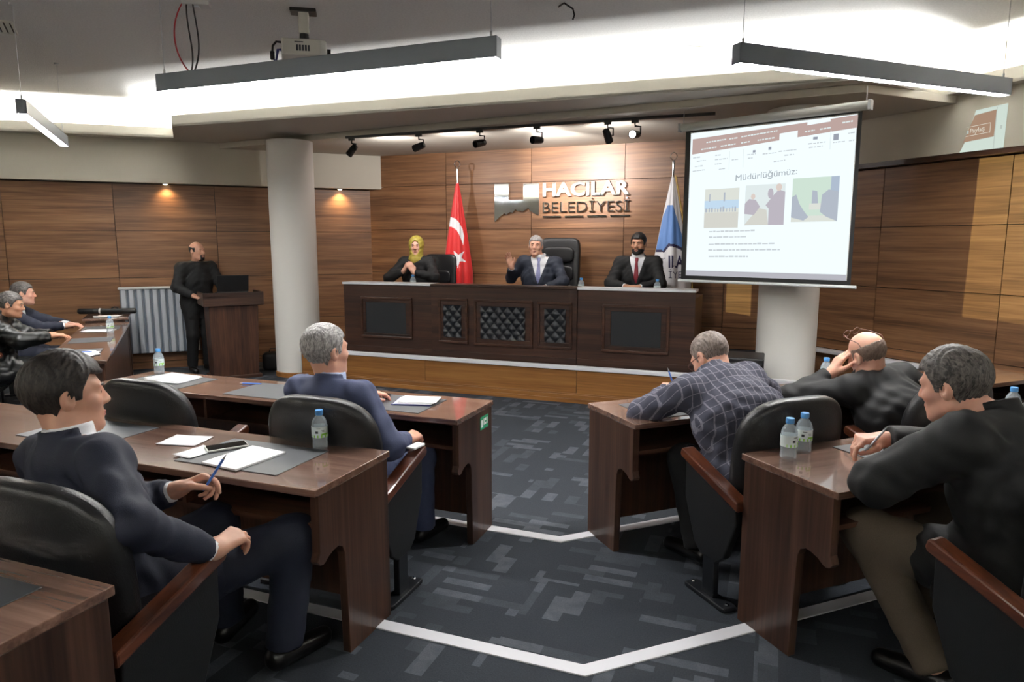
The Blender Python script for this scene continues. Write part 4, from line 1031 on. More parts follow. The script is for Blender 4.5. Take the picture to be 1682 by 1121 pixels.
def np_mesh(name, v, f):
    me = bpy.data.meshes.new(name); me.vertices.add(len(v)); me.vertices.foreach_set('co', v.astype(f32).ravel())
    me.loops.add(f.size); me.loops.foreach_set('vertex_index', f.astype(np.int32).ravel())
    me.polygons.add(len(f)); me.polygons.foreach_set('loop_start', np.arange(0, f.size, 4, dtype=np.int32)); me.polygons.foreach_set('loop_total', np.full(len(f), 4, np.int32))
    me.polygons.foreach_set('use_smooth', np.ones(len(f), bool)); me.update(calc_edges=True); me.validate(); return me

def head_core(q):
    d = d_ell(q, (0, -.012, .036), (.076, .097, .088))
    d = smin(d, d_ell(q, (0, .022, -.028), (.063, .074, .086)), .03)
    d = smin(d, d_ell(q, (0, .04, -.076), (.047, .046, .038)), .03)
    d = smin(d, d_caps(q, V3(-.052, -.005, -.06), V3(-.02, .07, -.095), .018, .016), .025)
    d = smin(d, d_caps(q, V3(.052, -.005, -.06), V3(.02, .07, -.095), .018, .016), .025)
    return d
def head_face(q):
    d = head_core(q)
    d = smin(d, d_caps(q, V3(-.036, .078, .026), V3(.036, .078, .026), .012, .012), .02)
    for s in (-1, 1):
        d = smin(d, d_ell(q, (s*.04, .064, -.022), (.022, .022, .02)), .02)
        d = smax(d, -d_ell(q, (s*.031, .101, .006), (.017, .014, .011)), .012)
        d = smin(d, d_ell(q, (s*.031, .0775, .005), (.0135, .0125, .0115)), .004)
    d = smin(d, d_caps(q, V3(0, .088, .018), V3(0, .108, -.024), .008, .0125), .014)
    for s in (-1, 1): d = smin(d, d_ell(q, (s*.012, .099, -.029), (.008, .010, .008)), .008)
    d = smin(d, d_caps(q, V3(-.019, .089, -.058), V3(.019, .089, -.058), .0065, .0065), .01)
    d = smin(d, d_caps(q, V3(-.016, .088, -.069), V3(.016, .088, -.069), .0075, .0075), .01)
    d = smax(d, -d_caps(q, V3(-.021, .099, -.063), V3(.021, .099, -.063), .003, .003), .006)
    d = smin(d, d_ell(q, (0, .078, -.100), (.02, .018, .016)), .02)
    for s in (-1, 1):
        e = d_ell(q, (s*.080, -.008, -.002), (.011, .021, .034))
        e = smax(e, -d_ell(q, (s*.0915, -.001, .004), (.0125, .0115, .019)), .004)
        d = smin(d, e, .008)
    return d
def hair_region(kind):
    def r(q):
        x, y, z = q[..., 0], q[..., 1], q[..., 2]; ax = np.abs(x)
        front = .060+.25*np.maximum(ax-.03, 0)*1.2
        side = np.where(y > -.005, .012, .004); back = -.074
        t1 = np.clip((y-.03)/.03, 0, 1); t2 = np.clip((-.012-y)/.03, 0, 1)
        lim = side*(1-t1)*(1-t2)+front*t1*(1-t2)+back*t2
        lim = np.where((y > .0) & (y < .032) & (ax > .05), np.minimum(lim, -.008), lim)
        d = (lim-z)*.7
        if kind == 'ring': d = np.maximum(d, (z-.05-.25*np.maximum(-y, 0))*.8); d = np.maximum(d, (y-.035))
        if kind == 'receding': d = np.maximum(d, np.where(z > .04, (y-.03+.4*np.maximum(z-.08, 0)), -.05))
        if kind == 'balding': d = np.maximum(d, .030-np.sqrt((x)**2+(y+.045)**2+(z-.125)**2)*1.0)
        return d.astype(f32)
    return r
def beard_region(full):
    def r(q):
        x, y, z = q[..., 0], q[..., 1], q[..., 2]; ax = np.abs(x)
        d = np.maximum((z+.05+.2*np.maximum(.06-y, 0)), (.012-y)) if full else np.maximum(z+.046, ax-.034)
        d = np.maximum(d, .04-y if not full else .01-y)
        mouth = np.sqrt((x/1.7)**2+(z+.064)**2)-.0125
        return np.maximum(np.maximum(d, -mouth), -.125-z).astype(f32)
    return r
def rot_head(yaw, pitch, roll):   # yaw to the right, pitch up, roll towards the right shoulder (degrees)
    return np.array(Matrix.Rotation(R(-yaw), 3, 'Z') @ Matrix.Rotation(R(pitch), 3, 'X') @ Matrix.Rotation(R(roll), 3, 'Y'))
HAND = {'relax': ((18, 26, 18),)*4, 'flat': ((4, 8, 6),)*4, 'open': ((2, 10, 8), (6, 12, 8), (10, 16, 10), (14, 20, 12)), 'grip': ((38, 42, 25), (42, 45, 28), (46, 46, 28), (48, 46, 30)),
        'pen': ((42, 38, 18), (52, 50, 25), (66, 64, 35), (74, 70, 40)), 'fist': ((66, 78, 45),)*4, 'clasp': ((35, 50, 30),)*4}
def hand_caps(w, d, back, side, style, s=1.0):
    """capsules of a hand: wrist point, finger direction, back-of-hand normal; side=+1 right hand"""
    Y = unit(d); Z = unit(np.asarray(back, float)-Y*np.dot(back, Y)); X = np.cross(Y, Z); ts = -side
    L = lambda x, y, z: np.asarray(w)+(X*x+Y*y+Z*z)*s
    out = []; bases = [(.030, .088), (.0105, .093), (-.010, .089), (-.029, .080)]; lens = [(.040, .025, .021), (.044, .028, .022), (.041, .026, .021), (.032, .021, .019)]
    for (bx, by), ln, cu, rr in zip(bases, lens, HAND[style], (.0092, .0095, .009, .008)):
        bx *= ts
        out.append((L(bx*.55, .005, 0), L(bx, by, .002), .0155*s, .0122*s, .012))
        x, y, z, th = bx, by, .002, 0.0; spread = bx*.55
        for k in range(3):
            th += R(cu[k]); nx, ny, nz = x+spread*ln[k]*math.cos(th)*3, y+ln[k]*math.cos(th), z-ln[k]*math.sin(th)
            out.append((L(x, y, z), L(nx, ny, nz), rr*s*(1-.06*k), rr*s*(1-.06*(k+1)), .003 if k else .006)); x, y, z = nx, ny, nz
    grip = style in ('grip', 'pen', 'fist', 'clasp')
    p0 = (ts*.020, .012, -.006); p1 = (ts*.046, .046, -.018); p2 = (ts*(.044 if grip else .062), .076, -.034 if grip else -.026); p3 = (ts*(.030 if grip else .066), .098, -.046 if grip else -.030)
    out += [(L(*p0), L(*p1), .017*s, .0135*s, .014), (L(*p1), L(*p2), .0125*s, .0108*s, .004), (L(*p2), L(*p3), .0105*s, .0088*s, .003)]
    out.append((L(0, -.02, 0), L(0, .01, 0), .026*s, .025*s, .02))
    c = np.mean([o[0] for o in out], 0)
    r = max(np.linalg.norm(np.asarray(o[1])-c) for o in out)+.03
    def fn(p):
        D = None
        for a, b, ra, rb, k in out:
            d_ = d_caps(p, V3(a), V3(b), ra, rb); D = d_ if D is None else smin(D, d_, k)
        return D
    return Prim(fn, c, r, .016)
def ik(S, T, l1, l2, pole):
    S, T = V3(S), V3(T); d = T-S; L = np.linalg.norm(d); Lm = (l1+l2)*.995
    if L > Lm: T = S+d/L*Lm; d = T-S; L = Lm
    x = (l1*l1-l2*l2+L*L)/(2*L); h = math.sqrt(max(l1*l1-x*x, 0)); e = unit(d); po = unit(np.asarray(pole, float)-e*np.dot(pole, e))
    return S+e*x+po*h, T

def person(label, fr, x, y, z, rot, sp, group=None):
    g = sp.get; s = g('scale', 1.0); fat = g('fat', 1.0); H = g('h', .006); HC = g('hc', .009)
    seated = g('seated', True)
    pel = V3(g('px', 0.0), g('py', 0.0), (g('seat', .45)+.09) if seated else .93)
    def axis(deg, side): return unit(V3(math.sin(R(side)), math.sin(R(deg)), math.cos(R(deg))*math.cos(R(side))))
    u1 = axis(g('lean', 0), g('side', 0)); u2 = axis(g('lean', 0)+g('curve', 6), g('side', 0)*g('side2', 1.0))
    tw = R(-g('twist', 0)); rt0 = V3(math.cos(tw), math.sin(tw), 0); rt = unit(rt0-u2*np.dot(rt0, u2)); fw = np.cross(u2, rt)
    chest = pel+u1*.29; neck = chest+u2*.235; shc = chest+u2*.185-fw*.005
    shw = g('shw', .195); SHR, SHL = shc+rt*shw+u2*g('shrugR', 0), shc-rt*shw+u2*g('shrugL', 0)
    hr = rot_head(g('yaw', 0), g('pitch', 0), g('roll', 0))
    hc = V3(g('head')) if 'head' in sp else neck+unit(u2+V3(0, .12, .35))*.145+fw*.012
    hs = g('hscale', 1.0); hrT = hr.astype(f32)
    tolocal = lambda p: ((p-hc.astype(f32)) @ hrT)/f32(hs)
    arms = {}
    for sd, S in ((1, SHR), (-1, SHL)):
        nm = 'R' if sd > 0 else 'L'; a = g('arm'+nm, {})
        T = V3(a.get('wrist', (sd*.24, .28, .68))); el, wr = ik(S, T, a.get('l1', .29), a.get('l2', .255), a.get('pole', (sd*.6, -.5, -.8)))
        hd = unit(a.get('dir', wr-el)); arms[sd] = (S, el, wr, hd, a.get('back', (0, 0, 1)), a.get('style', 'relax'))
    legs = {}
    for sd in (1, -1):
        nm = 'R' if sd > 0 else 'L'; hip = pel+V3(sd*.09, .0, -.01)
        if seated:
            kn = V3(g('knee'+nm, (sd*.14, pel[1]+.41, g('seat', .45)+.05))); an = V3(g('ankle'+nm, (kn[0]+sd*.0, kn[1]+.02, .09)))
        else:
            kn = V3(g('knee'+nm, (sd*.10, .03, .5))); an = V3(g('ankle'+nm, (sd*.11, -.02, .08)))
        legs[sd] = (hip, kn, an, unit(V3(g('toe'+nm, (sd*.25, 1, 0)))))
    # --- body
    body = [Prim(lambda p: head_face(tolocal(p))*f32(hs), hc, .155*hs, .008), caps(neck-u2*.03, hc+hr @ V3(0, -.022, -.05)*hs, .058, .052, .03)]
    body += [ecaps(pel, chest, .10*fat, .105*fat, rt, 1.35), ecaps(chest, shc-u2*.02, .10, .085, rt, 1.45), caps(SHL, SHR, .05, .05)]
    for sd, (S, el, wr, hd, bk, sty) in arms.items():
        body += [caps(S, el, .045, .038, .03), caps(el, wr, .037, .026, .02), hand_caps(wr+hd*.012, hd, bk, sd, sty, g('hand', 1.0))]
    for sd, (hip, kn, an, toe) in legs.items():
        body += [caps(hip, kn, .068, .05, .03), caps(kn, an, .045, .035, .02), caps(an-V3(0, 0, .035), an-V3(0, 0, .045)+toe*.14, .032, .025, .02)]
    v, f = surface(body, H)
    base = V3(*W(fr, x, y, z))
    me = np_mesh('person', v*s, f)
    o = ob('person', me, g('skin', 'skin'), loc=tuple(base), rz=rot, label=label, cat='person', group=group)
    def layer(name, prims, mat, h, post=None):
        vv, ff = surface(prims, h, post)
        return ob(name, np_mesh(name, vv*s, ff), mat, parent=o)
    # --- eyes, brows, hair
    def place(geo, name, mat, smooth='all'):
        Mx = Matrix([[*(hr[i]*hs), hc[i]] for i in range(3)]+[[0, 0, 0, 1]])
        geo.xf(Matrix.Scale(s, 4) @ Mx); return ob(name, geo, mat, parent=o, smooth=smooth)
    if g('face', True):
        for sd in (-1, 1):
            e = place(G().ball((sd*.031, .0785, .0055), .0112, 14, 10), 'eye', 'eyewhite')
            Mi = G().ball((sd*.031, .0785+.0094, .0055), (.0055, .0024, .0055), 12, 8); place(Mi, 'iris', 'eyeiris').parent = e
            place(G().tube([(sd*.014, .096, .024), (sd*.03, .0955, .029), (sd*.046, .083, .025)], [.0028, .0036, .002], 8), 'eyebrow', g('brow', 'hairdark'))
        place(G().tube([(-.02, .0935, -.0635), (-.008, .0985, -.0595), (0, .099, -.061), (.008, .0985, -.0595), (.02, .0935, -.0635)], [.002, .004, .0036, .004, .002], 8), 'upper_lip', 'lip')
        place(G().tube([(-.018, .0935, -.0655), (0, .0985, -.0705), (.018, .0935, -.0655)], [.002, .005, .002], 8), 'lower_lip', 'lip')
    hk = g('hair')
    if hk:
        reg = hair_region(hk); tk = g('hthick', .009); puff = g('puff', .0)
        def hairfn(p):
            q = tolocal(p); nz = .0022*np.sin(q[..., 0]*210+9*np.sin(q[..., 1]*60))*np.sin(q[..., 1]*170+q[..., 2]*90)
            t = tk*(.55+.6*np.clip((q[..., 2]+.05)/.15, 0, 1))+puff*np.clip((q[..., 1]+q[..., 2]-.06)/.08, 0, 1)
            d = head_core(q)-t+nz
            return (smax(d, reg(q), .008)*f32(hs)).astype(f32)
        layer('hair', [Prim(hairfn, hc, .15*hs, .001)], g('hairmat', 'hairdark'), .0045 if H < .007 else .006)
    if g('beard'):
        rb = beard_region(g('beard') == 'full')
        layer('beard', [Prim(lambda p: (smax(head_face(tolocal(p))-f32(.0028), rb(tolocal(p)), .004)*f32(hs)).astype(f32), hc, .14*hs, .001)], g('beardmat', 'hairdark'), .0045)
    if g('scarf'):
        def sc(p):
            q = tolocal(p); d = head_core(q)-.016-.002*np.sin(q[..., 2]*120+q[..., 0]*70)
            d = smin(d, d_ell(q, (0, -.02, .02), (.094, .112, .112)), .02)
            d = smin(d, d_caps(q, V3(0, -.01, -.07), V3(0, .01, -.16), .072, .105), .03)
            face = d_ell(q, (0, .10, -.012), (.052, .062, .088))
            return (smax(d, -face, .01)*f32(hs)).astype(f32)
        layer('headscarf', [Prim(sc, hc, .22, .001)], 'scarf', .005)
    # --- clothes
    jm = g('jacket'); fatj = g('fatj', fat)
    def torso(off=0.0):
        return [ecaps(pel-u1*.03, chest, .132*fatj+off, .136*fatj+off, rt, 1.42, .05), ecaps(chest, shc-u2*.045, .136*fatj+off, .116+off, rt, 1.46, .05),
                ecaps(SHL-u2*.025, SHR-u2*.025, .066+off, .066+off, rt, 1.0, .05), caps(shc-u2*.02, neck, .085+off, .066+off, .05),
                caps(neck-u2*.035, SHR-u2*.01, .062+off, .058+off, .04), caps(neck-u2*.035, SHL-u2*.01, .062+off, .058+off, .04)]
    z_v = g('vneck', None)
    vb = chest+u2*(z_v if z_v is not None else 0)
    rt_, fw_, u2_ = rt.astype(f32), fw.astype(f32), u2.astype(f32)
    def tloc(p): d = p-vb.astype(f32); return d @ rt_, d @ fw_, d @ u2_
    if jm:
        pr = torso()
        for sd, (S, el, wr, hd, bk, sty) in arms.items():
            fd = unit(wr-el)
            pr += [caps(S-u2*.018, el, .072*g('sleeve', 1), .064*g('sleeve', 1), .045), caps(el, wr-fd*.012, .064*g('sleeve', 1), .046*g('sleeve', 1), .03, cut=0.0)]
        if g('skirt', True):
            for sd, (hip, kn, an, toe) in legs.items(): pr.append(caps(hip+V3(0, -.02, .012), hip+(kn-hip)*.42+V3(0, 0, .008), .108*fatj, .095*fatj, .05))
        wav = g('wrinkle', .005); quilt = g('quilt', 0)
        nk = neck.astype(f32); collar_top = g('collar', .03)
        def post(P, D):
            x_, y_, z_ = P[..., 0], P[..., 1], P[..., 2]
            D = D+wav*(np.sin(x_*31+z_*47+3*np.sin(y_*23))*np.sin(y_*37-z_*29+2*np.sin(x_*19)))
            if quilt: D = D-.008*np.abs(np.sin(((P-pel.astype(f32)) @ u2_)*math.pi/.055))
            tx, ty, tz = tloc(P)
            dn = P-nk; hgt = dn @ u2_; rad = np.sqrt(np.maximum((dn**2).sum(-1)-hgt**2, 0))
            D = np.where(rad < .16, np.maximum(D, hgt-.012), D)          # neckline
            ring = np.maximum(np.abs(rad-.070)-.010, np.abs(hgt-.005)-collar_top)        # standing collar
            fwd = dn @ fw_
            ring = np.maximum(ring, fwd-(.02 if z_v is not None else .2))
            D = np.where(rad < .14, smin(D, ring.astype(f32), .012), D)
            if z_v is not None:
                w = np.maximum(tz, 0)*g('vwide', .42); D0 = D
                wedge = np.maximum(np.maximum(np.abs(tx)-w, -ty), -tz)
                D = np.maximum(D, -wedge)
                lap = np.maximum(np.maximum(np.abs(tx)-w-.045-.02*np.clip(tz*4, 0, 1), w-np.abs(tx)), np.maximum(-tz+.0, -ty))
                lap = np.maximum(lap, tz-.19)
                D = np.minimum(D, np.maximum(D0-.006, lap))
            return D
        layer(g('jname', 'jacket'), pr, jm, HC, post)
    if g('shirt'):
        pr = torso(-.014)
        def posts(P, D):
            dn = P-neck.astype(f32); hgt = dn @ u2_; rad = np.sqrt(np.maximum((dn**2).sum(-1)-hgt**2, 0)); D = np.where(rad < .16, np.maximum(D, hgt-.005), D)
            fwd = dn @ fw_; tx = np.abs(dn @ rt_)
            ring = np.maximum(np.abs(rad-.0665+.1*np.maximum(hgt, 0))-.006, np.abs(hgt-.008)-.034)
            ring = np.maximum(ring, -(tx-.008-.25*np.maximum(-hgt+.03, 0)*0)) if g('opencollar') else ring
            return np.minimum(D, np.where(rad < .13, ring, 9.0)).astype(f32)
        for sd, (S, el, wr, hd, bk, sty) in arms.items():
            fd = unit(wr-el); pr.append(caps(wr-fd*.05, wr+fd*.002, .036, .034, .004, cut=0.0))
        layer('shirt', pr, g('shirt'), max(HC*.7, .005), posts)
    if g('tie'):
        def postt(P, D):
            tx, ty, tz = tloc(P); up = (P-neck.astype(f32)) @ u2_
            wd = .012+.022*np.clip((-up-.02)/.25, 0, 1)
            wd = np.where(np.abs(up+.01) < .022, .019, wd)
            return np.maximum(np.maximum(D, np.abs(tx)-wd), np.maximum(-ty, np.maximum(up-.012, -tz-.02))).astype(f32)
        layer('tie', torso(-.006), g('tie'), .005, postt)
    if g('trousers'):
        pr = [ecaps(pel-V3(0, 0, .01), pel+u1*.1, .118*fat, .115*fat, rt, 1.35, .04)]
        for sd, (hip, kn, an, toe) in legs.items(): pr += [caps(hip, kn, .098*fat, .078, .05), caps(kn, an, .076, .064, .04, cut=0.0)]
        def postp(P, D): return D+.003*np.sin(P[..., 0]*40+P[..., 2]*33+2*np.sin(P[..., 1]*27))*np.sin(P[..., 1]*35+P[..., 2]*21)
        layer('trousers', pr, g('trousers'), max(HC, .01), postp)
        for sd, (hip, kn, an, toe) in legs.items():
            layer('shoe', [caps(an-V3(0, 0, .03)-toe*.03, an-V3(0, 0, .045)+toe*.17, .045, .036, .02)], g('shoes', 'shoe'), .009, lambda P, D: np.maximum(D, .004-P[..., 2]).astype(f32))
    return o, hr*s*hs, hc*s, {k: tuple([a[0]*s, a[1]*s, a[2]*s]+list(a[3:])) for k, a in arms.items()}
def cloth(name, col, rough=.75, noise=.12):
    return plain(name, col, rough, noise=noise, nscale=300, bump=.12, bscale=350, sheen=.0)
def plaid_mat():
    m, n, l, b = nt_new('checked_wool'); setin(b, rough=.85)
    tc = n.new('ShaderNodeTexCoord'); sp = n.new('ShaderNodeSeparateXYZ'); l.new(tc.outputs['Object'], sp.inputs[0])
    def line(sock, freq, wd):
        a = n.new('ShaderNodeMath'); a.operation = 'MULTIPLY'; a.inputs[1].default_value = freq; l.new(sock, a.inputs[0])
        f = n.new('ShaderNodeMath'); f.operation = 'FRACT'; l.new(a.outputs[0], f.inputs[0])
        c = n.new('ShaderNodeMath'); c.operation = 'LESS_THAN'; c.inputs[1].default_value = wd; l.new(f.outputs[0], c.inputs[0]); return c.outputs[0]
    def mx(a, b_):
        k = n.new('ShaderNodeMath'); k.operation = 'MAXIMUM'; l.new(a, k.inputs[0]); l.new(b_, k.inputs[1]); return k.outputs[0]
    diag = n.new('ShaderNodeMath'); diag.operation = 'ADD'; l.new(sp.outputs[1], diag.inputs[0]); l.new(sp.outputs[2], diag.inputs[1])
    ln = mx(line(sp.outputs[0], 27, .15), line(diag.outputs[0], 15, .08))
    nz = n.new('ShaderNodeTexNoise'); nz.inputs['Scale'].default_value = 120; l.new(tc.outputs['Object'], nz.inputs['Vector'])
    mu = n.new('ShaderNodeMath'); mu.operation = 'MULTIPLY'; l.new(ln, mu.inputs[0]); l.new(nz.outputs['Fac'], mu.inputs[1])
    r = n.new('ShaderNodeMix'); r.data_type = 'RGBA'; r.inputs[6].default_value = rgb(66, 67, 82); r.inputs[7].default_value = rgb(150, 148, 162)
    l.new(mu.outputs[0], r.inputs[0]); l.new(r.outputs[2], b.inputs['Base Color']); return m
def hairm(name, dark, light):
    m, n, l, b = nt_new(name); setin(b, rough=.55)
    tc = n.new('ShaderNodeTexCoord'); mp = n.new('ShaderNodeMapping'); mp.inputs['Scale'].default_value = (190, 34, 55); l.new(tc.outputs['Object'], mp.inputs['Vector'])
    t = n.new('ShaderNodeTexNoise'); t.inputs['Scale'].default_value = 1; t.inputs['Detail'].default_value = 4; t.inputs['Distortion'].default_value = 1.0; l.new(mp.outputs[0], t.inputs['Vector'])
    r = n.new('ShaderNodeValToRGB'); r.color_ramp.elements[0].color = dark; r.color_ramp.elements[1].color = light; r.color_ramp.elements[0].position = .35; r.color_ramp.elements[1].position = .68
    l.new(t.outputs['Fac'], r.inputs['Fac']); l.new(r.outputs['Color'], b.inputs['Base Color'])
    bp = n.new('ShaderNodeBump'); bp.inputs['Strength'].default_value = .4; bp.inputs['Distance'].default_value = .003; l.new(t.outputs['Fac'], bp.inputs['Height']); l.new(bp.outputs['Normal'], b.inputs['Normal']); return m
MT['hairdark'] = hairm('dark_brown_hair', rgb(24, 20, 18), rgb(58, 50, 46)); MT['hairblack'] = hairm('black_hair', rgb(14, 13, 13), rgb(36, 34, 34))
MT['hairgrey'] = hairm('grey_hair', rgb(104, 102, 102), rgb(186, 182, 180)); MT['hairsalt'] = hairm('salt_and_pepper_hair', rgb(46, 43, 42), rgb(112, 106, 102)); MT['hairbrown'] = hairm('short_greying_brown_hair', rgb(92, 80, 74), rgb(148, 134, 126))
MT['hairstub'] = hairm('close_cropped_hair', rgb(96, 78, 68), rgb(132, 112, 100))
MT['eyewhite'] = plain('eye_white', rgb(224, 220, 214), .3); MT['eyeiris'] = plain('eye_iris', rgb(40, 28, 22), .2); MT['lip'] = plain('lip_skin', rgb(172, 104, 94), .45)
MT['skinrosy'] = plain('rosy_skin', rgb(216, 164, 142), .45, noise=.06, nscale=20, sss=.12); MT['skintan'] = plain('tan_skin', rgb(188, 138, 110), .5, noise=.07, nscale=20, sss=.1)
MT['navy'] = cloth('navy_suit_cloth', rgb(24, 29, 48)); MT['blue'] = cloth('blue_suit_cloth', rgb(58, 66, 96)); MT['charcoal'] = cloth('charcoal_suit_cloth', rgb(38, 44, 58)); MT['blackcloth'] = cloth('black_cloth', rgb(19, 19, 21)); MT['puffer'] = plain('black_quilted_nylon', rgb(20, 22, 22), .38)
MT['khaki'] = cloth('olive_khaki_cloth', rgb(92, 80, 66)); MT['shirtwhite'] = cloth('white_shirt_cloth', rgb(226, 228, 232), .7, .02); MT['shirtblue'] = cloth('pale_blue_shirt_cloth', rgb(176, 190, 220), .7, .02)
MT['tieblue'] = plain('lilac_patterned_tie', rgb(132, 136, 176), .5, noise=.35, nscale=120); MT['tiered'] = plain('wine_red_tie', rgb(126, 22, 40), .45); MT['scarf'] = plain('olive_yellow_silk', rgb(170, 154, 66), .5, noise=.12, nscale=30); MT['shoe'] = plain('black_shoe_leather', rgb(18, 17, 17), .3); MT['plaid'] = plaid_mat(); MT['greyfleece'] = cloth('dark_fleece', rgb(30, 30, 32))
# ------------------------------------------------------------------ the people in the room
FAR = dict(h=.0075, hc=.011)
person('woman in an olive-yellow headscarf and black coat with hands clasped under her chin', RA, -4.27, 7.80, .366, RA+math.pi,
       dict(FAR, seat=.49, lean=6, twist=-12, head=(0, .07, 1.235), yaw=-20, pitch=-2, scarf=True, jacket='blackcloth', trousers='blackcloth', skin='skinrosy', shw=.165, collar=.01,
            armR=dict(wrist=(.075, .27, .925), pole=(1, .1, -.6), dir=(-.5, .1, .75), back=(.6, .7, .1), style='clasp'), armL=dict(wrist=(-.075, .27, .91), pole=(-1, .1, -.6), dir=(.45, .1, .8), back=(-.6, .7, .1), style='clasp')))
person('grey-haired man in a dark suit raising one open hand at the stage desk', RA, -2.66, 7.84, .366, RA+math.pi,
       dict(FAR, seat=.50, lean=3, side=-3, twist=-10, head=(0.02, .07, 1.24), yaw=-13, pitch=2, roll=-3, hair='short', hairmat='hairgrey', hthick=.008, jacket='charcoal', shirt='shirtwhite', tie='tieblue', trousers='charcoal', vneck=-.06, vwide=.36, brow='hairdark', fat=1.08,
            armR=dict(wrist=(.27, .22, .985), pole=(.8, -.2, -.9), dir=(.22, .25, .95), back=(.35, -.9, .1), style='open'), armL=dict(wrist=(-.19, .32, .77), pole=(-1, -.3, -.5), dir=(.7, .7, 0), style='relax')))
person('bearded man in a black suit and red tie with folded hands on the stage desk', RA, -1.45, 7.80, .366, RA+math.pi,
       dict(FAR, seat=.51, lean=4, head=(0, .06, 1.265), yaw=4, pitch=-3, hair='short', hairmat='hairblack', hthick=.011, beard='full', beardmat='hairblack', jacket='blackcloth', shirt='shirtwhite', tie='tiered', trousers='blackcloth', vneck=-.05, vwide=.30, brow='hairblack', skin='skintan',
            armR=dict(wrist=(.085, .33, .80), pole=(1, -.3, -.5), dir=(-.9, .35, 0), back=(0, .3, .9), style='clasp'), armL=dict(wrist=(-.085, .35, .80), pole=(-1, -.3, -.5), dir=(.9, .35, 0), back=(0, .3, .9), style='clasp')))
person('balding man in black standing behind the lectern', 0.0, -4.02, 8.70, 0, R(-128),
       dict(FAR, scale=.965, seated=False, lean=3, curve=4, yaw=-16, pitch=1, hair='ring', hairmat='hairblack', hthick=.006, beard='goatee', beardmat='hairblack', jacket='blackcloth', trousers='blackcloth', skin='skin', brow='hairblack', fat=1.06, collar=.02, skirt=True,
            armR=dict(wrist=(.2, .30, 1.04), pole=(.8, -.6, -.6)), armL=dict(wrist=(-.16, .36, 1.06), pole=(-.8, -.5, -.6))))
person('man in a navy suit and open white shirt at the left wall desk', RC, -8.62, -1.52, 0, RC,
       dict(FAR, scale=.97, lean=-8, curve=10, seat=.42, head=(0.0, .06, 1.155), yaw=-4, pitch=-2, hair='short', hairmat='hairsalt', hthick=.009, jacket='navy', shirt='shirtwhite', opencollar=True, vneck=-.13, vwide=.36, trousers='navy', skin='skinrosy', brow='hairblack',
            armR=dict(wrist=(.12, .42, .80), pole=(.8, -.4, -.7), dir=(-.4, .9, 0), style='relax'), armL=dict(wrist=(-.05, .44, .80), pole=(-.8, -.4, -.7), dir=(.5, .85, 0), style='relax')))
person('man in a black quilted jacket at the left edge reaching towards the desk', RC, -7.75, -1.56, 0, RC,
       dict(FAR, scale=.97, lean=-2, curve=12, seat=.40, head=(0.02, .15, 1.105), yaw=4, pitch=-10, hair='short', hairmat='hairsalt', hthick=.009, jacket='puffer', quilt=1, sleeve=1.12, trousers='blackcloth', skin='skintan', brow='hairblack', fat=1.08, collar=.055,
            armR=dict(wrist=(.14, .46, .80), pole=(.8, -.4, -.7), dir=(-.1, 1, 0), style='relax'), armL=dict(wrist=(-.06, .44, .79), pole=(-.8, -.4, -.7), dir=(.4, .9, 0), style='relax')))
person('grey-haired man in a blue suit seen from behind at the front desk', RA, -2.0, 2.71, 0, RA,
       dict(seat=.365, lean=0, curve=8, hscale=1.07, head=(-.03, .04, 1.115), yaw=20, pitch=2, hair='short', hairmat='hairgrey', hthick=.011, jacket='blue', shirt='shirtblue', trousers='blue', vneck=-.06, vwide=.34, skin='skinrosy', brow='hairgrey', fat=1.06, twist=8,
            armR=dict(wrist=(.31, .20, .66), pole=(.7, -.5, -.7), dir=(.1, 1, 0.05), style='grip', back=(.3, 0, 1)), armL=dict(wrist=(-.12, .46, .80), pole=(-.9, -.2, -.5), dir=(.5, .85, 0), style='relax'), kneeR=(.26, .44, .50), toeR=(.2, 1, 0)))
o8 = person('dark-haired man in a navy suit holding a blue pen, leaning on his armrest', RA, -2.11, 1.58, 0, RA,
       dict(scale=1.08, seat=.31, lean=-6, curve=6, side=-8, hscale=1.05, head=(-.12, .0, 1.04), yaw=26, pitch=0, roll=-3, hair='short', hairmat='hairdark', hthick=.013, puff=.008, jacket='navy', shirt='shirtwhite', trousers='navy', vneck=-.10, vwide=.34, skin='skin', brow='hairdark', fat=1.15, twist=12,
            armR=dict(wrist=(.44, .0, .615), pole=(.85, -.15, -.6), dir=(.1, 1, .15), style='grip', back=(.25, 0, 1)), armL=dict(wrist=(.14, .15, .71), pole=(-.8, -.2, -.7), dir=(.6, .6, .25), style='pen', back=(-.55, .2, .8)),
            kneeR=(.40, .42, .48), kneeL=(.06, .40, .48), ankleR=(.38, .36, .09)))
o9 = person('man in a grey checked jacket bent over the desk writing', RB, 2.28, 2.48, 0, RB,
       dict(scale=1.05, seat=.42, side=-7, lean=24, curve=22, head=(-.01, .36, 1.0), yaw=-14, pitch=-38, roll=4, hair='short', hairmat='hairbrown', hthick=.006, jacket='plaid', trousers='greyfleece', skin='skinrosy', brow='hairdark', fat=1.18, collar=.03,
            armL=dict(wrist=(-.12, .56, .80), pole=(-.75, -.05, -.38), dir=(.6, .7, .1), style='pen', back=(0, -.2, 1)), armR=dict(wrist=(.3, .62, .79), pole=(1, .1, -.5), dir=(-.7, .7, 0), style='relax'), kneeL=(-.16, .34, .50), ankleL=(-.14, .24, .09)))
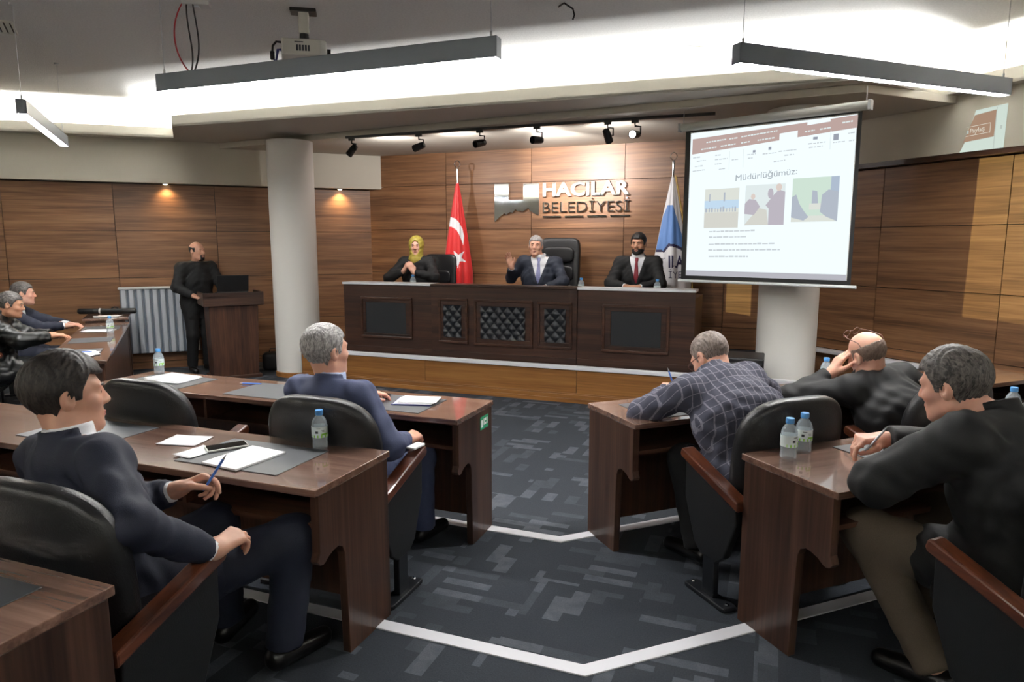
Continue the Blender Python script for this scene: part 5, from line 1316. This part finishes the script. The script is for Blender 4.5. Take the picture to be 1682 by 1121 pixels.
o10 = person('bald man with glasses pushed up on his head, chin on his hand', RB, 3.33, 2.50, 0, RB,
       dict(scale=1.06, seat=.32, lean=18, curve=20, side=-6, head=(-.09, .22, .965), yaw=2, pitch=-14, roll=-12, hair='ring', hairmat='hairstub', hthick=.0025, jacket='blackcloth', trousers='blackcloth', skin='skinrosy', brow='hairdark', fat=1.1, collar=.03,
            armL=dict(wrist=(-.225, .33, .85), pole=(-.7, -.1, -.4), dir=(.45, -.2, .85), style='relax', back=(-.9, .3, .2)), armR=dict(wrist=(.30, .42, .77), pole=(1, 0, -.5), dir=(-.2, 1, 0), style='relax')))
o11 = person('man in a black jacket and khaki trousers writing at the right desk', RB, 2.47, 1.38, 0, RB,
       dict(scale=1.08, seat=.375, lean=12, curve=12, head=(-.08, .24, 1.045), yaw=-12, pitch=-12, roll=-3, hair='short', hairmat='hairsalt', hthick=.012, puff=.006, jacket='blackcloth', trousers='khaki', skin='skinrosy', brow='hairdark', fat=1.2, twist=-6, shw=.215, sleeve=1.2, collar=.035,
            armR=dict(wrist=(-.06, .50, .79), pole=(.9, .1, -.5), dir=(-.95, .25, .05), style='pen', back=(.1, -.1, 1)), armL=dict(wrist=(-.13, .36, .755), pole=(-1, .05, -.4), dir=(.85, .5, 0), style='relax'), kneeL=(-.22, .42, .49), kneeR=(.16, .42, .49), ankleL=(-.16, .16, .09), toeL=(-.3, 1, 0)))
MT['lens_frame'] = plain('brown_spectacle_frame', rgb(96, 62, 52), .35)
def glasses(o, hr, hc, label, lift, tilt, back=0.0):
    """spectacles in the head's own frame"""
    Mx = o.matrix_basis @ Matrix([[*hr[i], hc[i]] for i in range(3)]+[[0, 0, 0, 1]]) @ Matrix.Translation((0, back, lift)) @ Matrix.Rotation(R(tilt), 4, 'X')
    r = root('eyeglasses', (0, 0, 0), 0, label, 'glasses'); r.matrix_basis = Mx
    for s in (-1, 1):
        ob('rim', G().tube([(s*.034+.024*math.cos(t), .104, .018*math.sin(t)) for t in [2*math.pi*k/18 for k in range(19)]], .0022, 6), 'lens_frame', parent=r, smooth=True)
        ob('temple', G().tube([(s*.059, .102, .004), (s*.082, .06, .004), (s*.085, -.01, .004), (s*.083, -.03, -.015)], .0022, 6), 'lens_frame', parent=r, smooth=True)
    ob('bridge', G().tube([(-.01, .105, .004), (0, .109, .007), (.01, .105, .004)], .0022, 6), 'lens_frame', parent=r, smooth=True)
glasses(*o10[:3], 'brown spectacles pushed up onto the bald head', .085, 28, -.035)
glasses(*o9[:3], 'thin spectacles worn by the man in the checked jacket', .006, 0)
# pens held in hands
def hand_pt(res, sd, x, y, z):
    o, hr, hc, arms = res; S, el, wr, hd, bk, sty = arms[sd]; Y = unit(hd); Z = unit(np.asarray(bk, float)-Y*np.dot(bk, Y)); X = np.cross(Y, Z)
    return o.matrix_basis @ Vector(wr+hd*.012+X*x*(-sd)+Y*y+Z*z)
def held(res, sd, x, y, z, d, up, label, mat='bluepen'):
    d = Vector(d).normalized(); pen(hand_pt(res, sd, x, y, z)+d*up, -d, label, mat)
held(o8, -1, .040, .100, -.035, (.45, .25, .75), .05, 'blue pen held by the man in the navy suit')
held(o9, -1, .040, .100, -.030, (-.30, .1, .85), .07, 'blue pen in the hand of the man in the checked jacket')
held(o11, 1, .042, .095, -.035, (.45, -.1, .65), .055, 'dark silver pen in the hand of the man in black', 'silver')
slab('folded_note', RA, -1.565, 2.79, .672, .05, .09, .012, 'paper', 'white folded paper on the armrest beside the man in blue', 'note', -.1, bevel=.004)
